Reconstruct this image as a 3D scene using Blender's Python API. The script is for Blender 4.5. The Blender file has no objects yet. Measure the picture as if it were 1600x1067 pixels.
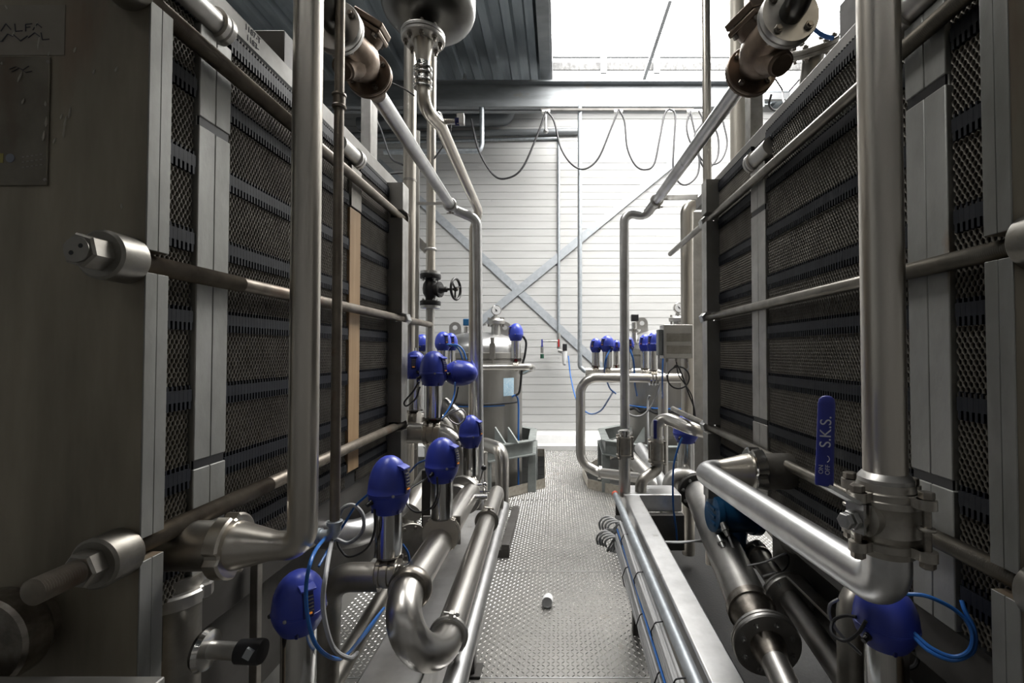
import bpy, bmesh, math, random
import numpy as np
from mathutils import Vector, Matrix
random.seed(4)
SC = bpy.context.scene
COL = SC.collection

# ------------------------------------------------------------------ camera, sky, light, exposure
CAM_H = 1.55
PITCH = math.radians(1.28)
FPX = 740.0                      # focal length in pixels of a 1600 px wide frame
CX, CY = 872.0, 533.5
cam = bpy.data.cameras.new('camera')
cam.sensor_width = 36.0
cam.lens = FPX / 1600 * 36.0
cam.shift_x = -(CX - 800) / 1600
cam.clip_start = 0.02
camo = bpy.data.objects.new('camera', cam)
camo.location = (0, 0, CAM_H)
camo.rotation_euler = (math.radians(90) + PITCH, 0, 0)
COL.objects.link(camo)
SC.camera = camo

world = bpy.data.worlds.new('overcast_sky')
world.use_nodes = True
SC.world = world
bg = world.node_tree.nodes['Background']
bg.inputs[0].default_value = (1.0, 0.985, 0.955, 1)
bg.inputs[1].default_value = 20.5

def area(name, loc, sx, sy, power, color=(1, 1, 1), rot=(0, 0, 0), portal=False):
    l = bpy.data.lights.new(name, 'AREA')
    l.shape = 'RECTANGLE'; l.size = sx; l.size_y = sy
    l.energy = power; l.color = color
    if portal: l.cycles.is_portal = True
    o = bpy.data.objects.new(name, l)
    o.location = loc; o.rotation_euler = rot
    COL.objects.link(o)
    return o
CEIL = 5.62
SKY = (-0.08, 3.7, 3.4, 7.5)     # skylight opening x0 x1 y0 y1
SKY2 = (-2.5, -1.0, 0.9, 2.6)    # smaller rooflight over the left exchanger
area('skylight_portal', ((SKY[0]+SKY[1])/2, (SKY[2]+SKY[3])/2, CEIL+0.45), SKY[1]-SKY[0], SKY[3]-SKY[2], 1, portal=True)
area('rooflight_portal', ((SKY2[0]+SKY2[1])/2, (SKY2[2]+SKY2[3])/2, CEIL+0.45), SKY2[1]-SKY2[0], SKY2[3]-SKY2[2], 1, portal=True)
SC.view_settings.view_transform = 'Standard'
SC.view_settings.look = 'None'
SC.view_settings.exposure = 0.0
SC.view_settings.gamma = 1.0
SC.view_settings.use_curve_mapping = False
SC.cycles.use_denoising = True
SC.cycles.max_bounces = 10
SC.cycles.diffuse_bounces = 5
SC.cycles.glossy_bounces = 6
SC.cycles.caustics_reflective = False
SC.cycles.caustics_refractive = False
SC.cycles.sample_clamp_indirect = 8.0

# ------------------------------------------------------------------ helpers
_ct, _st = math.cos(PITCH), math.sin(PITCH)
def P(px, py, Y):
    """A point of the place seen at that pixel of the photograph, Y metres ahead."""
    xc = (px - CX) / FPX; yc = (CY - py) / FPX
    d = Vector((xc, _ct - yc * _st, _st + yc * _ct))
    k = Y / d.y
    return Vector((d.x * k, Y, CAM_H + d.z * k))
def PX(px, Y): return P(px, 550, Y).x
def PZ(py, Y): return P(CX, py, Y).z

def perp(d):
    d = Vector(d).normalized()
    a = Vector((0, 0, 1)) if abs(d.z) < 0.9 else Vector((1, 0, 0))
    u = a.cross(d).normalized()
    return u, d.cross(u).normalized(), d

def frame_matrix(o, d, roll=0.0):
    """Matrix whose local z is d and whose origin is o."""
    u, v, w = perp(d)
    m = Matrix((u, v, w)).transposed().to_4x4()
    return Matrix.Translation(Vector(o)) @ m @ Matrix.Rotation(roll, 4, 'Z')

def fillet(pts, r, n=8):
    pts = [Vector(p) for p in pts]
    rr = r if isinstance(r, (list, tuple)) else [r] * len(pts)
    out = [pts[0]]
    for i in range(1, len(pts) - 1):
        a, b, c = pts[i-1], pts[i], pts[i+1]
        d1 = (a - b); d2 = (c - b)
        l1, l2 = d1.length, d2.length
        d1.normalize(); d2.normalize()
        ang = d1.angle(d2)
        if ang > math.pi - 0.02 or rr[i] <= 0:
            out.append(b); continue
        t = min(rr[i] / math.tan(ang / 2), l1 * 0.499, l2 * 0.499)
        R = t * math.tan(ang / 2)
        bis = (d1 + d2).normalized()
        cen = b + bis * (R / math.sin(ang / 2))
        s = b + d1 * t - cen; e = b + d2 * t - cen
        tot = s.angle(e); ax = s.cross(e).normalized()
        for k in range(n + 1):
            out.append(cen + Matrix.Rotation(tot * k / n, 3, ax) @ s)
    out.append(pts[-1])
    return out

def spline(pts, n=10):
    pts = [Vector(p) for p in pts]
    if len(pts) < 3: return pts
    q = [pts[0] * 2 - pts[1]] + pts + [pts[-1] * 2 - pts[-2]]
    out = []
    for i in range(1, len(q) - 2):
        p0, p1, p2, p3 = q[i-1], q[i], q[i+1], q[i+2]
        for k in range(n):
            t = k / n
            out.append(0.5 * ((2*p1) + (p2-p0)*t + (2*p0-5*p1+4*p2-p3)*t*t + (3*p1-p0-3*p2+p3)*t**3))
    out.append(pts[-1])
    return out

class MB:
    def __init__(self, M=None):
        self.v = []; self.f = []; self.M = M
    def add(self, vs, fs):
        b = len(self.v)
        if self.M is not None: vs = [self.M @ Vector(p) for p in vs]
        self.v += [tuple(p) for p in vs]
        self.f += [tuple(i + b for i in f) for f in fs]
        return self
    def box(self, x0, x1, y0, y1, z0, z1):
        vs = [(x, y, z) for x in (x0, x1) for y in (y0, y1) for z in (z0, z1)]
        s = 1 if (x1-x0)*(y1-y0)*(z1-z0) > 0 else -1
        fs = [(0,1,3,2), (4,6,7,5), (0,4,5,1), (2,3,7,6), (0,2,6,4), (1,5,7,3)]
        if s < 0: fs = [f[::-1] for f in fs]
        return self.add(vs, fs)
    def beam(self, a, b, w, h, up=(0, 0, 1)):
        """Box along a-b, w wide, h high."""
        a, b = Vector(a), Vector(b); d = (b - a).normalized()
        s = d.cross(Vector(up))
        if s.length < 1e-4: s = d.cross(Vector((1, 0, 0)))
        s.normalize(); t = s.cross(d)
        vs = [p + s*i*w/2 + t*j*h/2 for p in (a, b) for i in (-1, 1) for j in (-1, 1)]
        return self.add(vs, [(0,1,3,2), (4,6,7,5), (0,4,5,1), (2,3,7,6), (0,2,6,4), (1,5,7,3)][::1])
    def sweep(self, pts, r, n=14, cap=True, closed=False):
        pts = [Vector(p) for p in pts]
        q = [pts[0]]
        for p in pts[1:]:
            if (p - q[-1]).length > 1e-6: q.append(p)
        pts = q; m = len(pts)
        if m < 2: return self
        rs = r if isinstance(r, (list, tuple)) else [r] * m
        u, v, d = perp(pts[1] - pts[0])
        vs = []; fs = []
        for i, p in enumerate(pts):
            if i == 0: t = pts[1] - pts[0]
            elif i == m - 1: t = pts[-1] - pts[-2]
            else: t = (pts[i+1] - p).normalized() + (p - pts[i-1]).normalized()
            t.normalize()
            if d.dot(t) < 0.9999999:
                q = d.rotation_difference(t); u = q @ u; d = t
            u = (u - d * u.dot(d)).normalized(); v = d.cross(u)
            for k in range(n):
                a = 2 * math.pi * k / n
                vs.append(p + (u * math.cos(a) + v * math.sin(a)) * rs[min(i, len(rs)-1)])
        for i in range(m - 1):
            for k in range(n):
                k2 = (k + 1) % n
                fs.append((i*n+k, i*n+k2, (i+1)*n+k2, (i+1)*n+k))
        if cap:
            fs.append(tuple(range(n))[::-1]); fs.append(tuple((m-1)*n + k for k in range(n)))
        return self.add(vs, fs)
    def tube(self, pts, r, bend=0.0, n=20, cap=True):
        return self.sweep(fillet(pts, bend), r, n, cap)
    def lathe(self, o, d, prof, n=28, roll=0.0):
        """prof: (distance along d, radius) pairs."""
        u, v, d = perp(d); o = Vector(o)
        vs = []; fs = []
        for (t, r) in prof:
            for k in range(n):
                a = 2 * math.pi * k / n + roll
                vs.append(o + d * t + (u * math.cos(a) + v * math.sin(a)) * max(r, 1e-5))
        m = len(prof)
        for i in range(m - 1):
            for k in range(n):
                k2 = (k + 1) % n
                fs.append((i*n+k, i*n+k2, (i+1)*n+k2, (i+1)*n+k))
        fs.append(tuple(range(n))[::-1]); fs.append(tuple((m-1)*n + k for k in range(n)))
        return self.add(vs, fs)
    def cyl(self, a, b, r, n=24, r1=None):
        a, b = Vector(a), Vector(b)
        return self.lathe(a, b - a, [(0, r), ((b - a).length, r if r1 is None else r1)], n)
    def hexa(self, a, b, r, roll=0.0):
        a, b = Vector(a), Vector(b); L = (b - a).length; c = min(r * 0.12, L * 0.2)
        return self.lathe(a, b - a, [(0, r - c), (c, r), (L - c, r), (L, r - c)], 6, roll)
    def ring(self, o, d, R, r, n=32, m=10):
        u, v, d = perp(d); o = Vector(o)
        vs = []; fs = []
        for i in range(n):
            a = 2*math.pi*i/n; e = u*math.cos(a) + v*math.sin(a)
            for k in range(m):
                b = 2*math.pi*k/m
                vs.append(o + e*(R + r*math.cos(b)) + d*r*math.sin(b))
        for i in range(n):
            for k in range(m):
                i2 = (i+1) % n; k2 = (k+1) % m
                fs.append((i*m+k, i2*m+k, i2*m+k2, i*m+k2))
        return self.add(vs, fs)
    def ball(self, c, rad, n=24, m=14):
        rx, ry, rz = (rad,)*3 if not isinstance(rad, (tuple, list)) else rad
        c = Vector(c); vs = []; fs = []
        for i in range(m + 1):
            th = math.pi * i / m
            for k in range(n):
                a = 2*math.pi*k/n
                s = max(math.sin(th), 1e-4)
                vs.append(c + Vector((rx*s*math.cos(a), ry*s*math.sin(a), rz*math.cos(th))))
        for i in range(m):
            for k in range(n):
                k2 = (k+1) % n
                fs.append((i*n+k, (i+1)*n+k, (i+1)*n+k2, i*n+k2))
        return self.add(vs, fs)
    def prism(self, poly, a, b):
        """poly: 3-D outline at a (list), extruded by vector b."""
        poly = [Vector(p) for p in poly]; b = Vector(b); n = len(poly)
        vs = poly + [p + b for p in poly]
        fs = [tuple(range(n))[::-1], tuple(range(n, 2*n))]
        fs += [(i, (i+1) % n, n + (i+1) % n, n + i) for i in range(n)]
        return self.add(vs, fs)
    def mesh(self, name, origin=Vector((0, 0, 0)), sharp=28):
        me = bpy.data.meshes.new(name)
        o = Vector(origin)
        me.from_pydata([(p[0]-o.x, p[1]-o.y, p[2]-o.z) for p in self.v], [], self.f)
        bm = bmesh.new(); bm.from_mesh(me)
        bmesh.ops.recalc_face_normals(bm, faces=bm.faces)
        bm.to_mesh(me); bm.free()
        me.shade_smooth()
        me.set_sharp_from_angle(angle=math.radians(sharp))
        return me

def props(o, label=None, cat=None, group=None, kind=None):
    if label: o['label'] = label
    if cat: o['category'] = cat
    if group: o['group'] = group
    if kind: o['kind'] = kind
    return o
def build(mb, name, mat, parent=None, bev=0.0, origin=None, label=None, sharp=28):
    """Links the collected shape as ONE mesh object."""
    base = None
    if parent is not None:
        base = Vector((0, 0, 0)); q = parent
        while q is not None: base += q.location; q = q.parent
        o0 = base
    else:
        o0 = Vector(origin) if origin is not None else Vector(mb.v[0])
    me = mb.mesh(name, o0, sharp)
    me.materials.append(mat)
    o = bpy.data.objects.new(name, me); COL.objects.link(o)
    if parent is not None: o.parent = parent
    else: o.location = o0
    if bev > 0:
        b = o.modifiers.new('bevel', 'BEVEL'); b.width = bev; b.segments = 2; b.limit_method = 'ANGLE'
        b.angle_limit = math.radians(50)
        b.harden_normals = False
    if label: o['label'] = label
    return o
def thing(name, label, cat, loc=(0, 0, 0), group=None):
    o = bpy.data.objects.new(name, None); o.empty_display_size = 0.05
    o.location = Vector(loc); COL.objects.link(o)
    return props(o, label, cat, group)
def structure(mb, name, mat, bev=0.0):
    o = build(mb, name, mat, None, bev, origin=(0, 0, 0)); o['kind'] = 'structure'
    return o
def solo(mb, name, mat, label, cat, group=None, bev=0.0):
    return props(build(mb, name, mat, None, bev), label, cat, group)

# ------------------------------------------------------------------ materials
def mat(name, c0, c1=None, metal=0.0, rough=0.5, rvar=0.1, scale=6.0, bump=0.0, bscale=60.0, stretch=(1, 1, 1),
        rust=None, rust_amt=0.5, rust_scale=4.0, rust_stretch=(1, 1, 0.25), coat=0.0, emit=None, spec=0.5):
    m = bpy.data.materials.new(name); m.use_nodes = True
    nt = m.node_tree; N = nt.nodes; L = nt.links
    b = N['Principled BSDF']
    b.inputs['Metallic'].default_value = metal
    b.inputs['Specular IOR Level'].default_value = spec
    if coat: b.inputs['Coat Weight'].default_value = coat
    tc = N.new('ShaderNodeTexCoord'); mp = N.new('ShaderNodeMapping')
    mp.inputs['Scale'].default_value = stretch
    L.new(tc.outputs['Object'], mp.inputs['Vector'])
    nz = N.new('ShaderNodeTexNoise'); nz.inputs['Scale'].default_value = scale
    nz.inputs['Detail'].default_value = 5; nz.inputs['Roughness'].default_value = 0.6
    L.new(mp.outputs[0], nz.inputs['Vector'])
    mx = N.new('ShaderNodeMix'); mx.data_type = 'RGBA'
    mx.inputs[6].default_value = (*c0, 1); mx.inputs[7].default_value = (*(c1 or c0), 1)
    rp = N.new('ShaderNodeMapRange'); rp.inputs[1].default_value = 0.35; rp.inputs[2].default_value = 0.65
    L.new(nz.outputs[0], rp.inputs[0]); L.new(rp.outputs[0], mx.inputs[0])
    col = mx.outputs[2]
    if rust:
        mp2 = N.new('ShaderNodeMapping'); mp2.inputs['Scale'].default_value = rust_stretch
        mp2.inputs['Location'].default_value = (3.1, 1.7, 0.4)
        L.new(tc.outputs['Object'], mp2.inputs['Vector'])
        n2 = N.new('ShaderNodeTexNoise'); n2.inputs['Scale'].default_value = rust_scale; n2.inputs['Detail'].default_value = 8
        L.new(mp2.outputs[0], n2.inputs['Vector'])
        r2 = N.new('ShaderNodeMapRange'); r2.inputs[1].default_value = 0.72 - rust_amt*0.3; r2.inputs[2].default_value = 0.86 - rust_amt*0.3
        L.new(n2.outputs[0], r2.inputs[0])
        m2 = N.new('ShaderNodeMix'); m2.data_type = 'RGBA'; m2.inputs[7].default_value = (*rust, 1)
        L.new(col, m2.inputs[6]); L.new(r2.outputs[0], m2.inputs[0]); col = m2.outputs[2]
    L.new(col, b.inputs['Base Color'])
    rr = N.new('ShaderNodeMapRange'); rr.inputs[3].default_value = max(0.02, rough - rvar); rr.inputs[4].default_value = min(1, rough + rvar)
    L.new(nz.outputs[0], rr.inputs[0]); L.new(rr.outputs[0], b.inputs['Roughness'])
    if bump:
        n3 = N.new('ShaderNodeTexNoise'); n3.inputs['Scale'].default_value = bscale; n3.inputs['Detail'].default_value = 3
        L.new(mp.outputs[0], n3.inputs['Vector'])
        bp = N.new('ShaderNodeBump'); bp.inputs['Strength'].default_value = bump; bp.inputs['Distance'].default_value = 0.004
        L.new(n3.outputs[0], bp.inputs['Height']); L.new(bp.outputs[0], b.inputs['Normal'])
    if emit:
        b.inputs['Emission Color'].default_value = (*emit[0], 1); b.inputs['Emission Strength'].default_value = emit[1]
    return m
STEEL = mat('stainless_satin', (0.58, 0.56, 0.53), (0.53, 0.51, 0.48), 1, 0.29, 0.04, 9)
STEEL_B = mat('stainless_brushed', (0.58, 0.545, 0.49), (0.52, 0.485, 0.43), 1, 0.32, 0.05, 7, 0.02, 120, stretch=(1, 1, 0.12))
STEEL_M = mat('stainless_matt', (0.52, 0.51, 0.49), (0.38, 0.37, 0.35), 1, 0.42, 0.1, 7, 0.05, 50, rust=(0.2, 0.17, 0.13), rust_amt=0.15)
FLOORT = mat('worn_lozenge_tops', (0.60, 0.59, 0.57), (0.50, 0.49, 0.475), 0.9, 0.27, 0.06, 8)
STEEL_P = mat('stainless_polished', (0.66, 0.65, 0.63), (0.58, 0.57, 0.55), 1, 0.16, 0.06, 10)
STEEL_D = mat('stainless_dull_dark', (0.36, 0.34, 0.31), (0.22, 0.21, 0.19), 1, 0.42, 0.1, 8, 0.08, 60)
STEEL_L = mat('stainless_pickled', (0.66, 0.66, 0.66), (0.50, 0.50, 0.50), 1, 0.36, 0.06, 9, 0.02, 30, rust=(0.20, 0.18, 0.16), rust_amt=0.12, rust_scale=14, rust_stretch=(1, 1, 1))
GALV = mat('galvanised_steel', (0.50, 0.54, 0.57), (0.38, 0.41, 0.44), 0.75, 0.48, 0.1, 22, 0.05, 80)
GALV_G = mat('galvanised_grey_green', (0.30, 0.32, 0.31), (0.22, 0.24, 0.23), 0.25, 0.5, 0.1, 8)
BRONZE = mat('tarnished_cast_steel', (0.26, 0.20, 0.155), (0.17, 0.13, 0.10), 0.85, 0.45, 0.1, 14, 0.12, 60)
BRASSY = mat('tarnished_stainless_bolt', (0.36, 0.33, 0.29), (0.2, 0.18, 0.16), 1, 0.35, 0.1, 30)
PLATE = mat('weathered_frame_plate', (0.34, 0.30, 0.23), (0.18, 0.155, 0.115), 0.35, 0.46, 0.08, 3.5, 0.05, 50, stretch=(1.6, 1, 0.3),
            rust=(0.20, 0.10, 0.05), rust_amt=0.55, rust_scale=4.2)
PLATE_E = mat('grey_frame_edge', (0.36, 0.36, 0.34), (0.26, 0.26, 0.242), 0.4, 0.5, 0.08, 7, 0.25, 45, stretch=(1, 1, 0.5),
              rust=(0.26, 0.17, 0.10), rust_amt=0.14, rust_scale=9, rust_stretch=(1, 1, 0.5))
PLATE_N = mat('nameplate_metal', (0.21, 0.19, 0.15), (0.15, 0.13, 0.10), 0.6, 0.42, 0.08, 9, rust=(0.12, 0.07, 0.04), rust_amt=0.35, rust_scale=6)
PACK = mat('heat_plate_edges', (0.185, 0.172, 0.148), (0.13, 0.12, 0.102), 0.6, 0.45, 0.1, 9)
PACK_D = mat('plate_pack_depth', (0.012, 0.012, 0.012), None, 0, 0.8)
BAND = mat('black_gasket_hooks', (0.011, 0.013, 0.018), (0.008, 0.009, 0.013), 0.0, 0.5, 0.08, 20, spec=0.25)
ROD = mat('greasy_tie_rod', (0.25, 0.22, 0.18), (0.15, 0.125, 0.10), 0.6, 0.45, 0.1, 12, 0.08, 90, rust=(0.17, 0.09, 0.05), rust_amt=0.3, rust_scale=12, rust_stretch=(1, 0.4, 1))
ROD_R = mat('olive_tie_rod', (0.25, 0.232, 0.20), (0.17, 0.157, 0.135), 0.9, 0.40, 0.1, 12)
NUT = mat('bright_zinc_nut', (0.55, 0.55, 0.54), (0.40, 0.40, 0.39), 1, 0.34, 0.1, 25)
WOOD = mat('pale_pine', (0.44, 0.30, 0.17), (0.35, 0.225, 0.12), 0, 0.6, 0.08, 6, 0.05, 30, stretch=(6, 6, 0.35))
BLUE = mat('blue_plastic', (0.052, 0.080, 0.48), (0.046, 0.070, 0.44), 0, 0.33, 0.04, 5, spec=0.5)
BLUE_D = mat('dark_blue_plastic', (0.012, 0.017, 0.15), None, 0, 0.4)
BLUE_S = mat('blue_vinyl_sleeve', (0.025, 0.035, 0.27), (0.02, 0.028, 0.22), 0, 0.38)
BLUE_T = mat('teal_blue_enamel', (0.02, 0.115, 0.26), (0.015, 0.09, 0.21), 0, 0.32, 0.05, 5, 0.05, 40)
HOSE = mat('blue_air_hose', (0.03, 0.16, 0.52), None, 0, 0.35)
CABLE = mat('black_cable', (0.018, 0.018, 0.02), None, 0, 0.42)
CABLE_G = mat('grey_cable', (0.55, 0.55, 0.55), (0.44, 0.44, 0.445), 0, 0.5)
BLACK = mat('black_plastic', (0.015, 0.015, 0.017), None, 0, 0.4)
STEEL_T = mat('stainless_tank_grey', (0.40, 0.385, 0.36), (0.27, 0.26, 0.24), 0.95, 0.40, 0.08, 3, 0.03, 40, stretch=(1, 1, 0.2))
STEEL_V = mat('stainless_vessel_dark', (0.12, 0.117, 0.11), (0.09, 0.087, 0.08), 1, 0.32, 0.06, 5)
REARP = mat('rear_plate_paint', (0.30, 0.288, 0.265), (0.23, 0.22, 0.20), 0.4, 0.5, 0.08, 4)
CARRY = mat('scuffed_grey_bar', (0.27, 0.26, 0.24), (0.20, 0.19, 0.175), 0.3, 0.5, 0.08, 8, 0.05, 40)
CASTB = mat('black_cast_iron', (0.02, 0.02, 0.02), (0.035, 0.034, 0.033), 0.3, 0.42, 0.1, 20)
RED = mat('red_plastic', (0.42, 0.02, 0.02), None, 0, 0.4)
ORANGE = mat('orange_cap', (0.62, 0.08, 0.03), None, 0, 0.45)
WHITE = mat('white_plastic', (0.78, 0.78, 0.77), None, 0, 0.35)
CUPW = mat('milky_plastic', (0.90, 0.90, 0.90), None, 0, 0.25)
DIAL = mat('white_dial', (0.75, 0.75, 0.74), None, 0, 0.3)
INK = mat('black_ink', (0.02, 0.02, 0.03), None, 0, 0.6)
INK_W = mat('white_print', (0.62, 0.63, 0.66), None, 0, 0.5)
LED = mat('amber_indicator', (0.6, 0.2, 0.03), None, 0, 0.4, emit=((1.0, 0.35, 0.05), 0.35))
LCD = mat('pale_display', (0.55, 0.58, 0.60), None, 0, 0.2)
LABEL_Y = mat('yellow_sticker', (0.30, 0.26, 0.06), None, 0, 0.5)
LABEL_B = mat('pale_blue_print', (0.32, 0.52, 0.66), (0.55, 0.66, 0.72), 0, 0.5, 0.05, 60)
CHALK = mat('dried_splash', (0.45, 0.42, 0.36), None, 0, 0.8)
DARKSTEEL = mat('dark_steel_box', (0.10, 0.095, 0.09), (0.07, 0.065, 0.06), 0.5, 0.5, 0.1, 5)
WALLM = mat('white_wall_tray', (0.62, 0.62, 0.61), (0.56, 0.56, 0.55), 0.0, 0.42, 0.08, 2.5, 0.02, 20, stretch=(0.4, 1, 3), rust=(0.30, 0.30, 0.30), rust_amt=0.02, rust_scale=14, rust_stretch=(1, 1, 1))
WALLS = mat('grey_wall_sheet', (0.42, 0.43, 0.43), (0.36, 0.37, 0.37), 0, 0.6, 0.05, 2)
WALLD = mat('dim_wall_sheet', (0.25, 0.25, 0.25), None, 0, 0.7)
DECK = mat('galvanised_roof_deck', (0.30, 0.335, 0.36), (0.22, 0.25, 0.27), 0.55, 0.45, 0.1, 2.5, stretch=(3, 0.5, 1))
BEAMM = mat('galvanised_beam', (0.24, 0.255, 0.265), (0.18, 0.19, 0.20), 0.3, 0.5, 0.08, 5, stretch=(0.4, 1, 2), rust=(0.22, 0.21, 0.19), rust_amt=0.25, rust_scale=7, rust_stretch=(0.6, 1, 1))
FLOORM = mat('chequer_plate', (0.31, 0.302, 0.285), (0.25, 0.242, 0.23), 0.8, 0.42, 0.1, 3.0, rust=(0.26, 0.21, 0.16), rust_amt=0.2, rust_scale=2.5, rust_stretch=(1, 1, 1))
WETSHADE = mat('shaded_wet_floor', (0.010, 0.010, 0.010), (0.02, 0.019, 0.018), 0.0, 0.55, 0.1, 6, 0.4, 70, spec=0.25)  # near-black: wet floor plus the shade under the pipes, put into the colour
PIT = mat('dark_sub_floor', (0.06, 0.058, 0.055), (0.04, 0.04, 0.038), 0, 0.6)
CURB = mat('grey_kerb', (0.16, 0.165, 0.17), None, 0.1, 0.5)
CREAM = mat('cream_pipe_lagging', (0.62, 0.58, 0.50), (0.55, 0.51, 0.44), 0.3, 0.45)

# ------------------------------------------------------------------ the setting
RX0, RX1, RY0, RY1 = -4.6, 5.2, -3.4, 7.85
# back wall: horizontal trays with narrow grooves
mb = MB(); z = -1.2; k = 0
while z < CEIL:
    h = 0.123
    mb.box(RX0, RX1, RY1 - (0.024 if k % 3 else 0.027), RY1 + 0.1, z + 0.003, z + h - 0.003)
    z += h; k += 1
mb.box(RX0, RX1, RY1, RY1 + 0.12, -1.2, CEIL)
structure(mb, 'wall_back', WALLM)
structure(MB().box(RX0 - 0.1, RX0, RY0, RY1, -1.2, CEIL), 'wall_left', WALLS)
structure(MB().box(RX1, RX1 + 0.1, RY0, RY1, -1.2, CEIL), 'wall_right', WALLM)
structure(MB().box(RX0, RX1, RY0 - 0.1, RY0, -1.2, CEIL), 'wall_front', WALLD)
# floor of chequer plate with cut-outs around the filter vessels
POLYS = [[(-3.2, -2.5), (3.2, -2.5), (3.2, 5.03), (-3.2, 5.03)],
         [(-0.56, 5.03), (0.80, 5.03), (0.34, 5.43), (0.31, 6.0), (0.9, 7.2), (0.9, 7.5), (-0.9, 7.5), (-0.9, 7.2), (-0.2, 7.1), (-0.15, 5.46)]]
def inside(x, y, poly):
    c = False; n = len(poly)
    for i in range(n):
        x1, y1 = poly[i]; x2, y2 = poly[(i+1) % n]
        if (y1 > y) != (y2 > y) and x < (x2-x1)*(y-y1)/(y2-y1)+x1: c = not c
    return c
SEAMS = [2.29, 3.385, 4.99]
mb = MB()
for i, poly in enumerate(POLYS):
    mb.prism([(x, y, -0.012) for x, y in poly], 0, (0, 0, 0.012))
structure(mb, 'floor', FLOORM)
# raised lozenges of the chequer plate
vs = []; fs = []
p = 0.0245
for i in range(-52, 72):
    for j in range(48, 306):
        x = i * p; y = j * p
        if any(abs(y - s) < 0.012 for s in SEAMS): continue
        if not any(inside(x, y, q) for q in POLYS): continue
        if y > 5.2 and (j % 2): pass
        s = 1 if (i + j) % 2 else -1
        c, d = 0.7071, 0.7071 * s
        a, w = 0.0125, 0.0034; b = len(vs)
        def q(u, v, z): return (x + u*c - v*d, y + u*d + v*c, z)
        vs += [q(-a, 0, 0), q(-a*.3, -w, 0), q(a*.3, -w, 0), q(a, 0, 0), q(a*.3, w, 0), q(-a*.3, w, 0), q(-a*.45, 0, .0026), q(a*.45, 0, .0026)]
        fs += [(b, b+1, b+6), (b+1, b+2, b+7, b+6), (b+2, b+3, b+7), (b+3, b+4, b+7), (b+4, b+5, b+6, b+7), (b+5, b, b+6)]
me = bpy.data.meshes.new('floor'); me.from_pydata(vs, [], fs); me.materials.append(FLOORT)
o = bpy.data.objects.new('floor', me); COL.objects.link(o); o['kind'] = 'structure'
mb = MB()
for s in SEAMS: mb.box(-0.6 if s > 3 else -1.2, 0.9, s - 0.0025, s + 0.0025, -0.004, 0.0016)
structure(mb, 'trim_1', STEEL_L)
structure(MB().box(RX0, RX1, RY0, RY1, -1.25, -1.2), 'floor', PIT)
# kick plates of the cut-outs
def kick(a, b, h=0.11):
    return MB().beam((*a, h/2 - 0.005), (*b, h/2 - 0.005), 0.008, h)
KP = mat('chequer_kick_plate', (0.47, 0.44, 0.38), (0.36, 0.33, 0.28), 0.85, 0.4, 0.1, 30, 0.9, 140)
n = 2
for a, b in (((-0.62, 5.0), (-0.15, 5.46)), ((-0.15, 5.46), (-0.2, 7.1)), ((-0.2, 7.1), (-0.9, 7.2)), ((0.80, 5.03), (0.34, 5.43)), ((0.34, 5.43), (0.31, 6.0)), ((0.31, 6.0), (0.9, 7.2))):
    structure(kick(a, b), 'trim_%d' % n, KP); n += 1
# low plinth along the back wall
mb = MB().prism([(RX0, 7.5, -0.1), (RX0, 7.84, -0.1), (RX0, 7.84, 0.25), (RX0, 7.6, 0.22), (RX0, 7.55, 0.10), (RX0, 7.5, 0.07)], 0, (RX1-RX0, 0, 0))
structure(mb, 'baseboard_back', mat('pale_plinth', (0.80, 0.80, 0.79), (0.72, 0.72, 0.71), 0.2, 0.4))
# ceiling: trapezoidal roof deck with two openings
def deck(x0, x1, y0, y1, name):
    prof = []; x = x0; pit = 0.28
    while x < x1 - 1e-6:
        for dx, dz in ((0, 0), (0.10, 0), (0.13, 0.075), (0.25, 0.075)):
            if x + dx <= x1: prof.append((x + dx, CEIL + dz))
        x += pit
    prof.append((x1, CEIL))
    m = MB()
    vv = [(px, y, pz) for y in (y0, y1) for (px, pz) in prof]; nn = len(prof)
    ff = [(i, i+1, nn+i+1, nn+i) for i in range(nn-1)]
    m.add(vv, ff)
    b = len(m.v)
    m.box(x0, x1, y0, y1, CEIL + 0.09, CEIL + 0.12)
    structure(m, name, DECK)
deck(RX0, SKY2[0], RY0, SKY[2], 'ceiling')
deck(SKY2[0], SKY2[1], SKY2[3], SKY[2], 'ceiling')
deck(SKY2[0], SKY2[1], RY0, SKY2[2], 'ceiling')
deck(SKY2[1], RX1, RY0, SKY[2], 'ceiling')
deck(RX0, SKY[0], SKY[2], RY1, 'ceiling')
deck(SKY[1], RX1, SKY[2], RY1, 'ceiling')
deck(SKY[0], SKY[1], SKY[3], RY1, 'ceiling')
# kerb of the skylight
mb = MB()
x0, x1, y0, y1 = SKY
mb.box(x0-0.02, x0, y0-0.05, y1, CEIL-0.13, CEIL+0.42)
mb.box(x1, x1+0.06, y0-0.05, y1, CEIL-0.02, CEIL+0.42)
mb.box(x0, x1, y0-0.06, y0, CEIL-0.02, CEIL+0.42)
mb.box(x0, x1, y1, y1+0.06, CEIL-0.02, CEIL+0.10)
structure(mb, 'window_1', CURB)
structure(MB().box(x0-0.17, x0-0.0205, y0-0.05, 6.72, CEIL-0.16, CEIL+0.3), 'trim_10', BEAMM)
mb = MB(); mb.box(x0, x1, 6.96, 6.99, PZ(109, 6.96), PZ(97, 6.96)); structure(mb, 'trim_8', mat('grey_speckled_mesh', (0.02, 0.02, 0.02), (0.10, 0.10, 0.10), 0, 0.6, 0.1, 40, stretch=(1, 1, 0.4)))
mb = MB(); mb.box(x0, x1, 6.95, 7.0, PZ(89, 6.96), PZ(86.5, 6.96))
for px in (944, 1028): mb.box(PX(px - 5, 6.94), PX(px + 5, 6.94), 6.92, 6.96, PZ(116, 6.96), PZ(86, 6.96))
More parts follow.
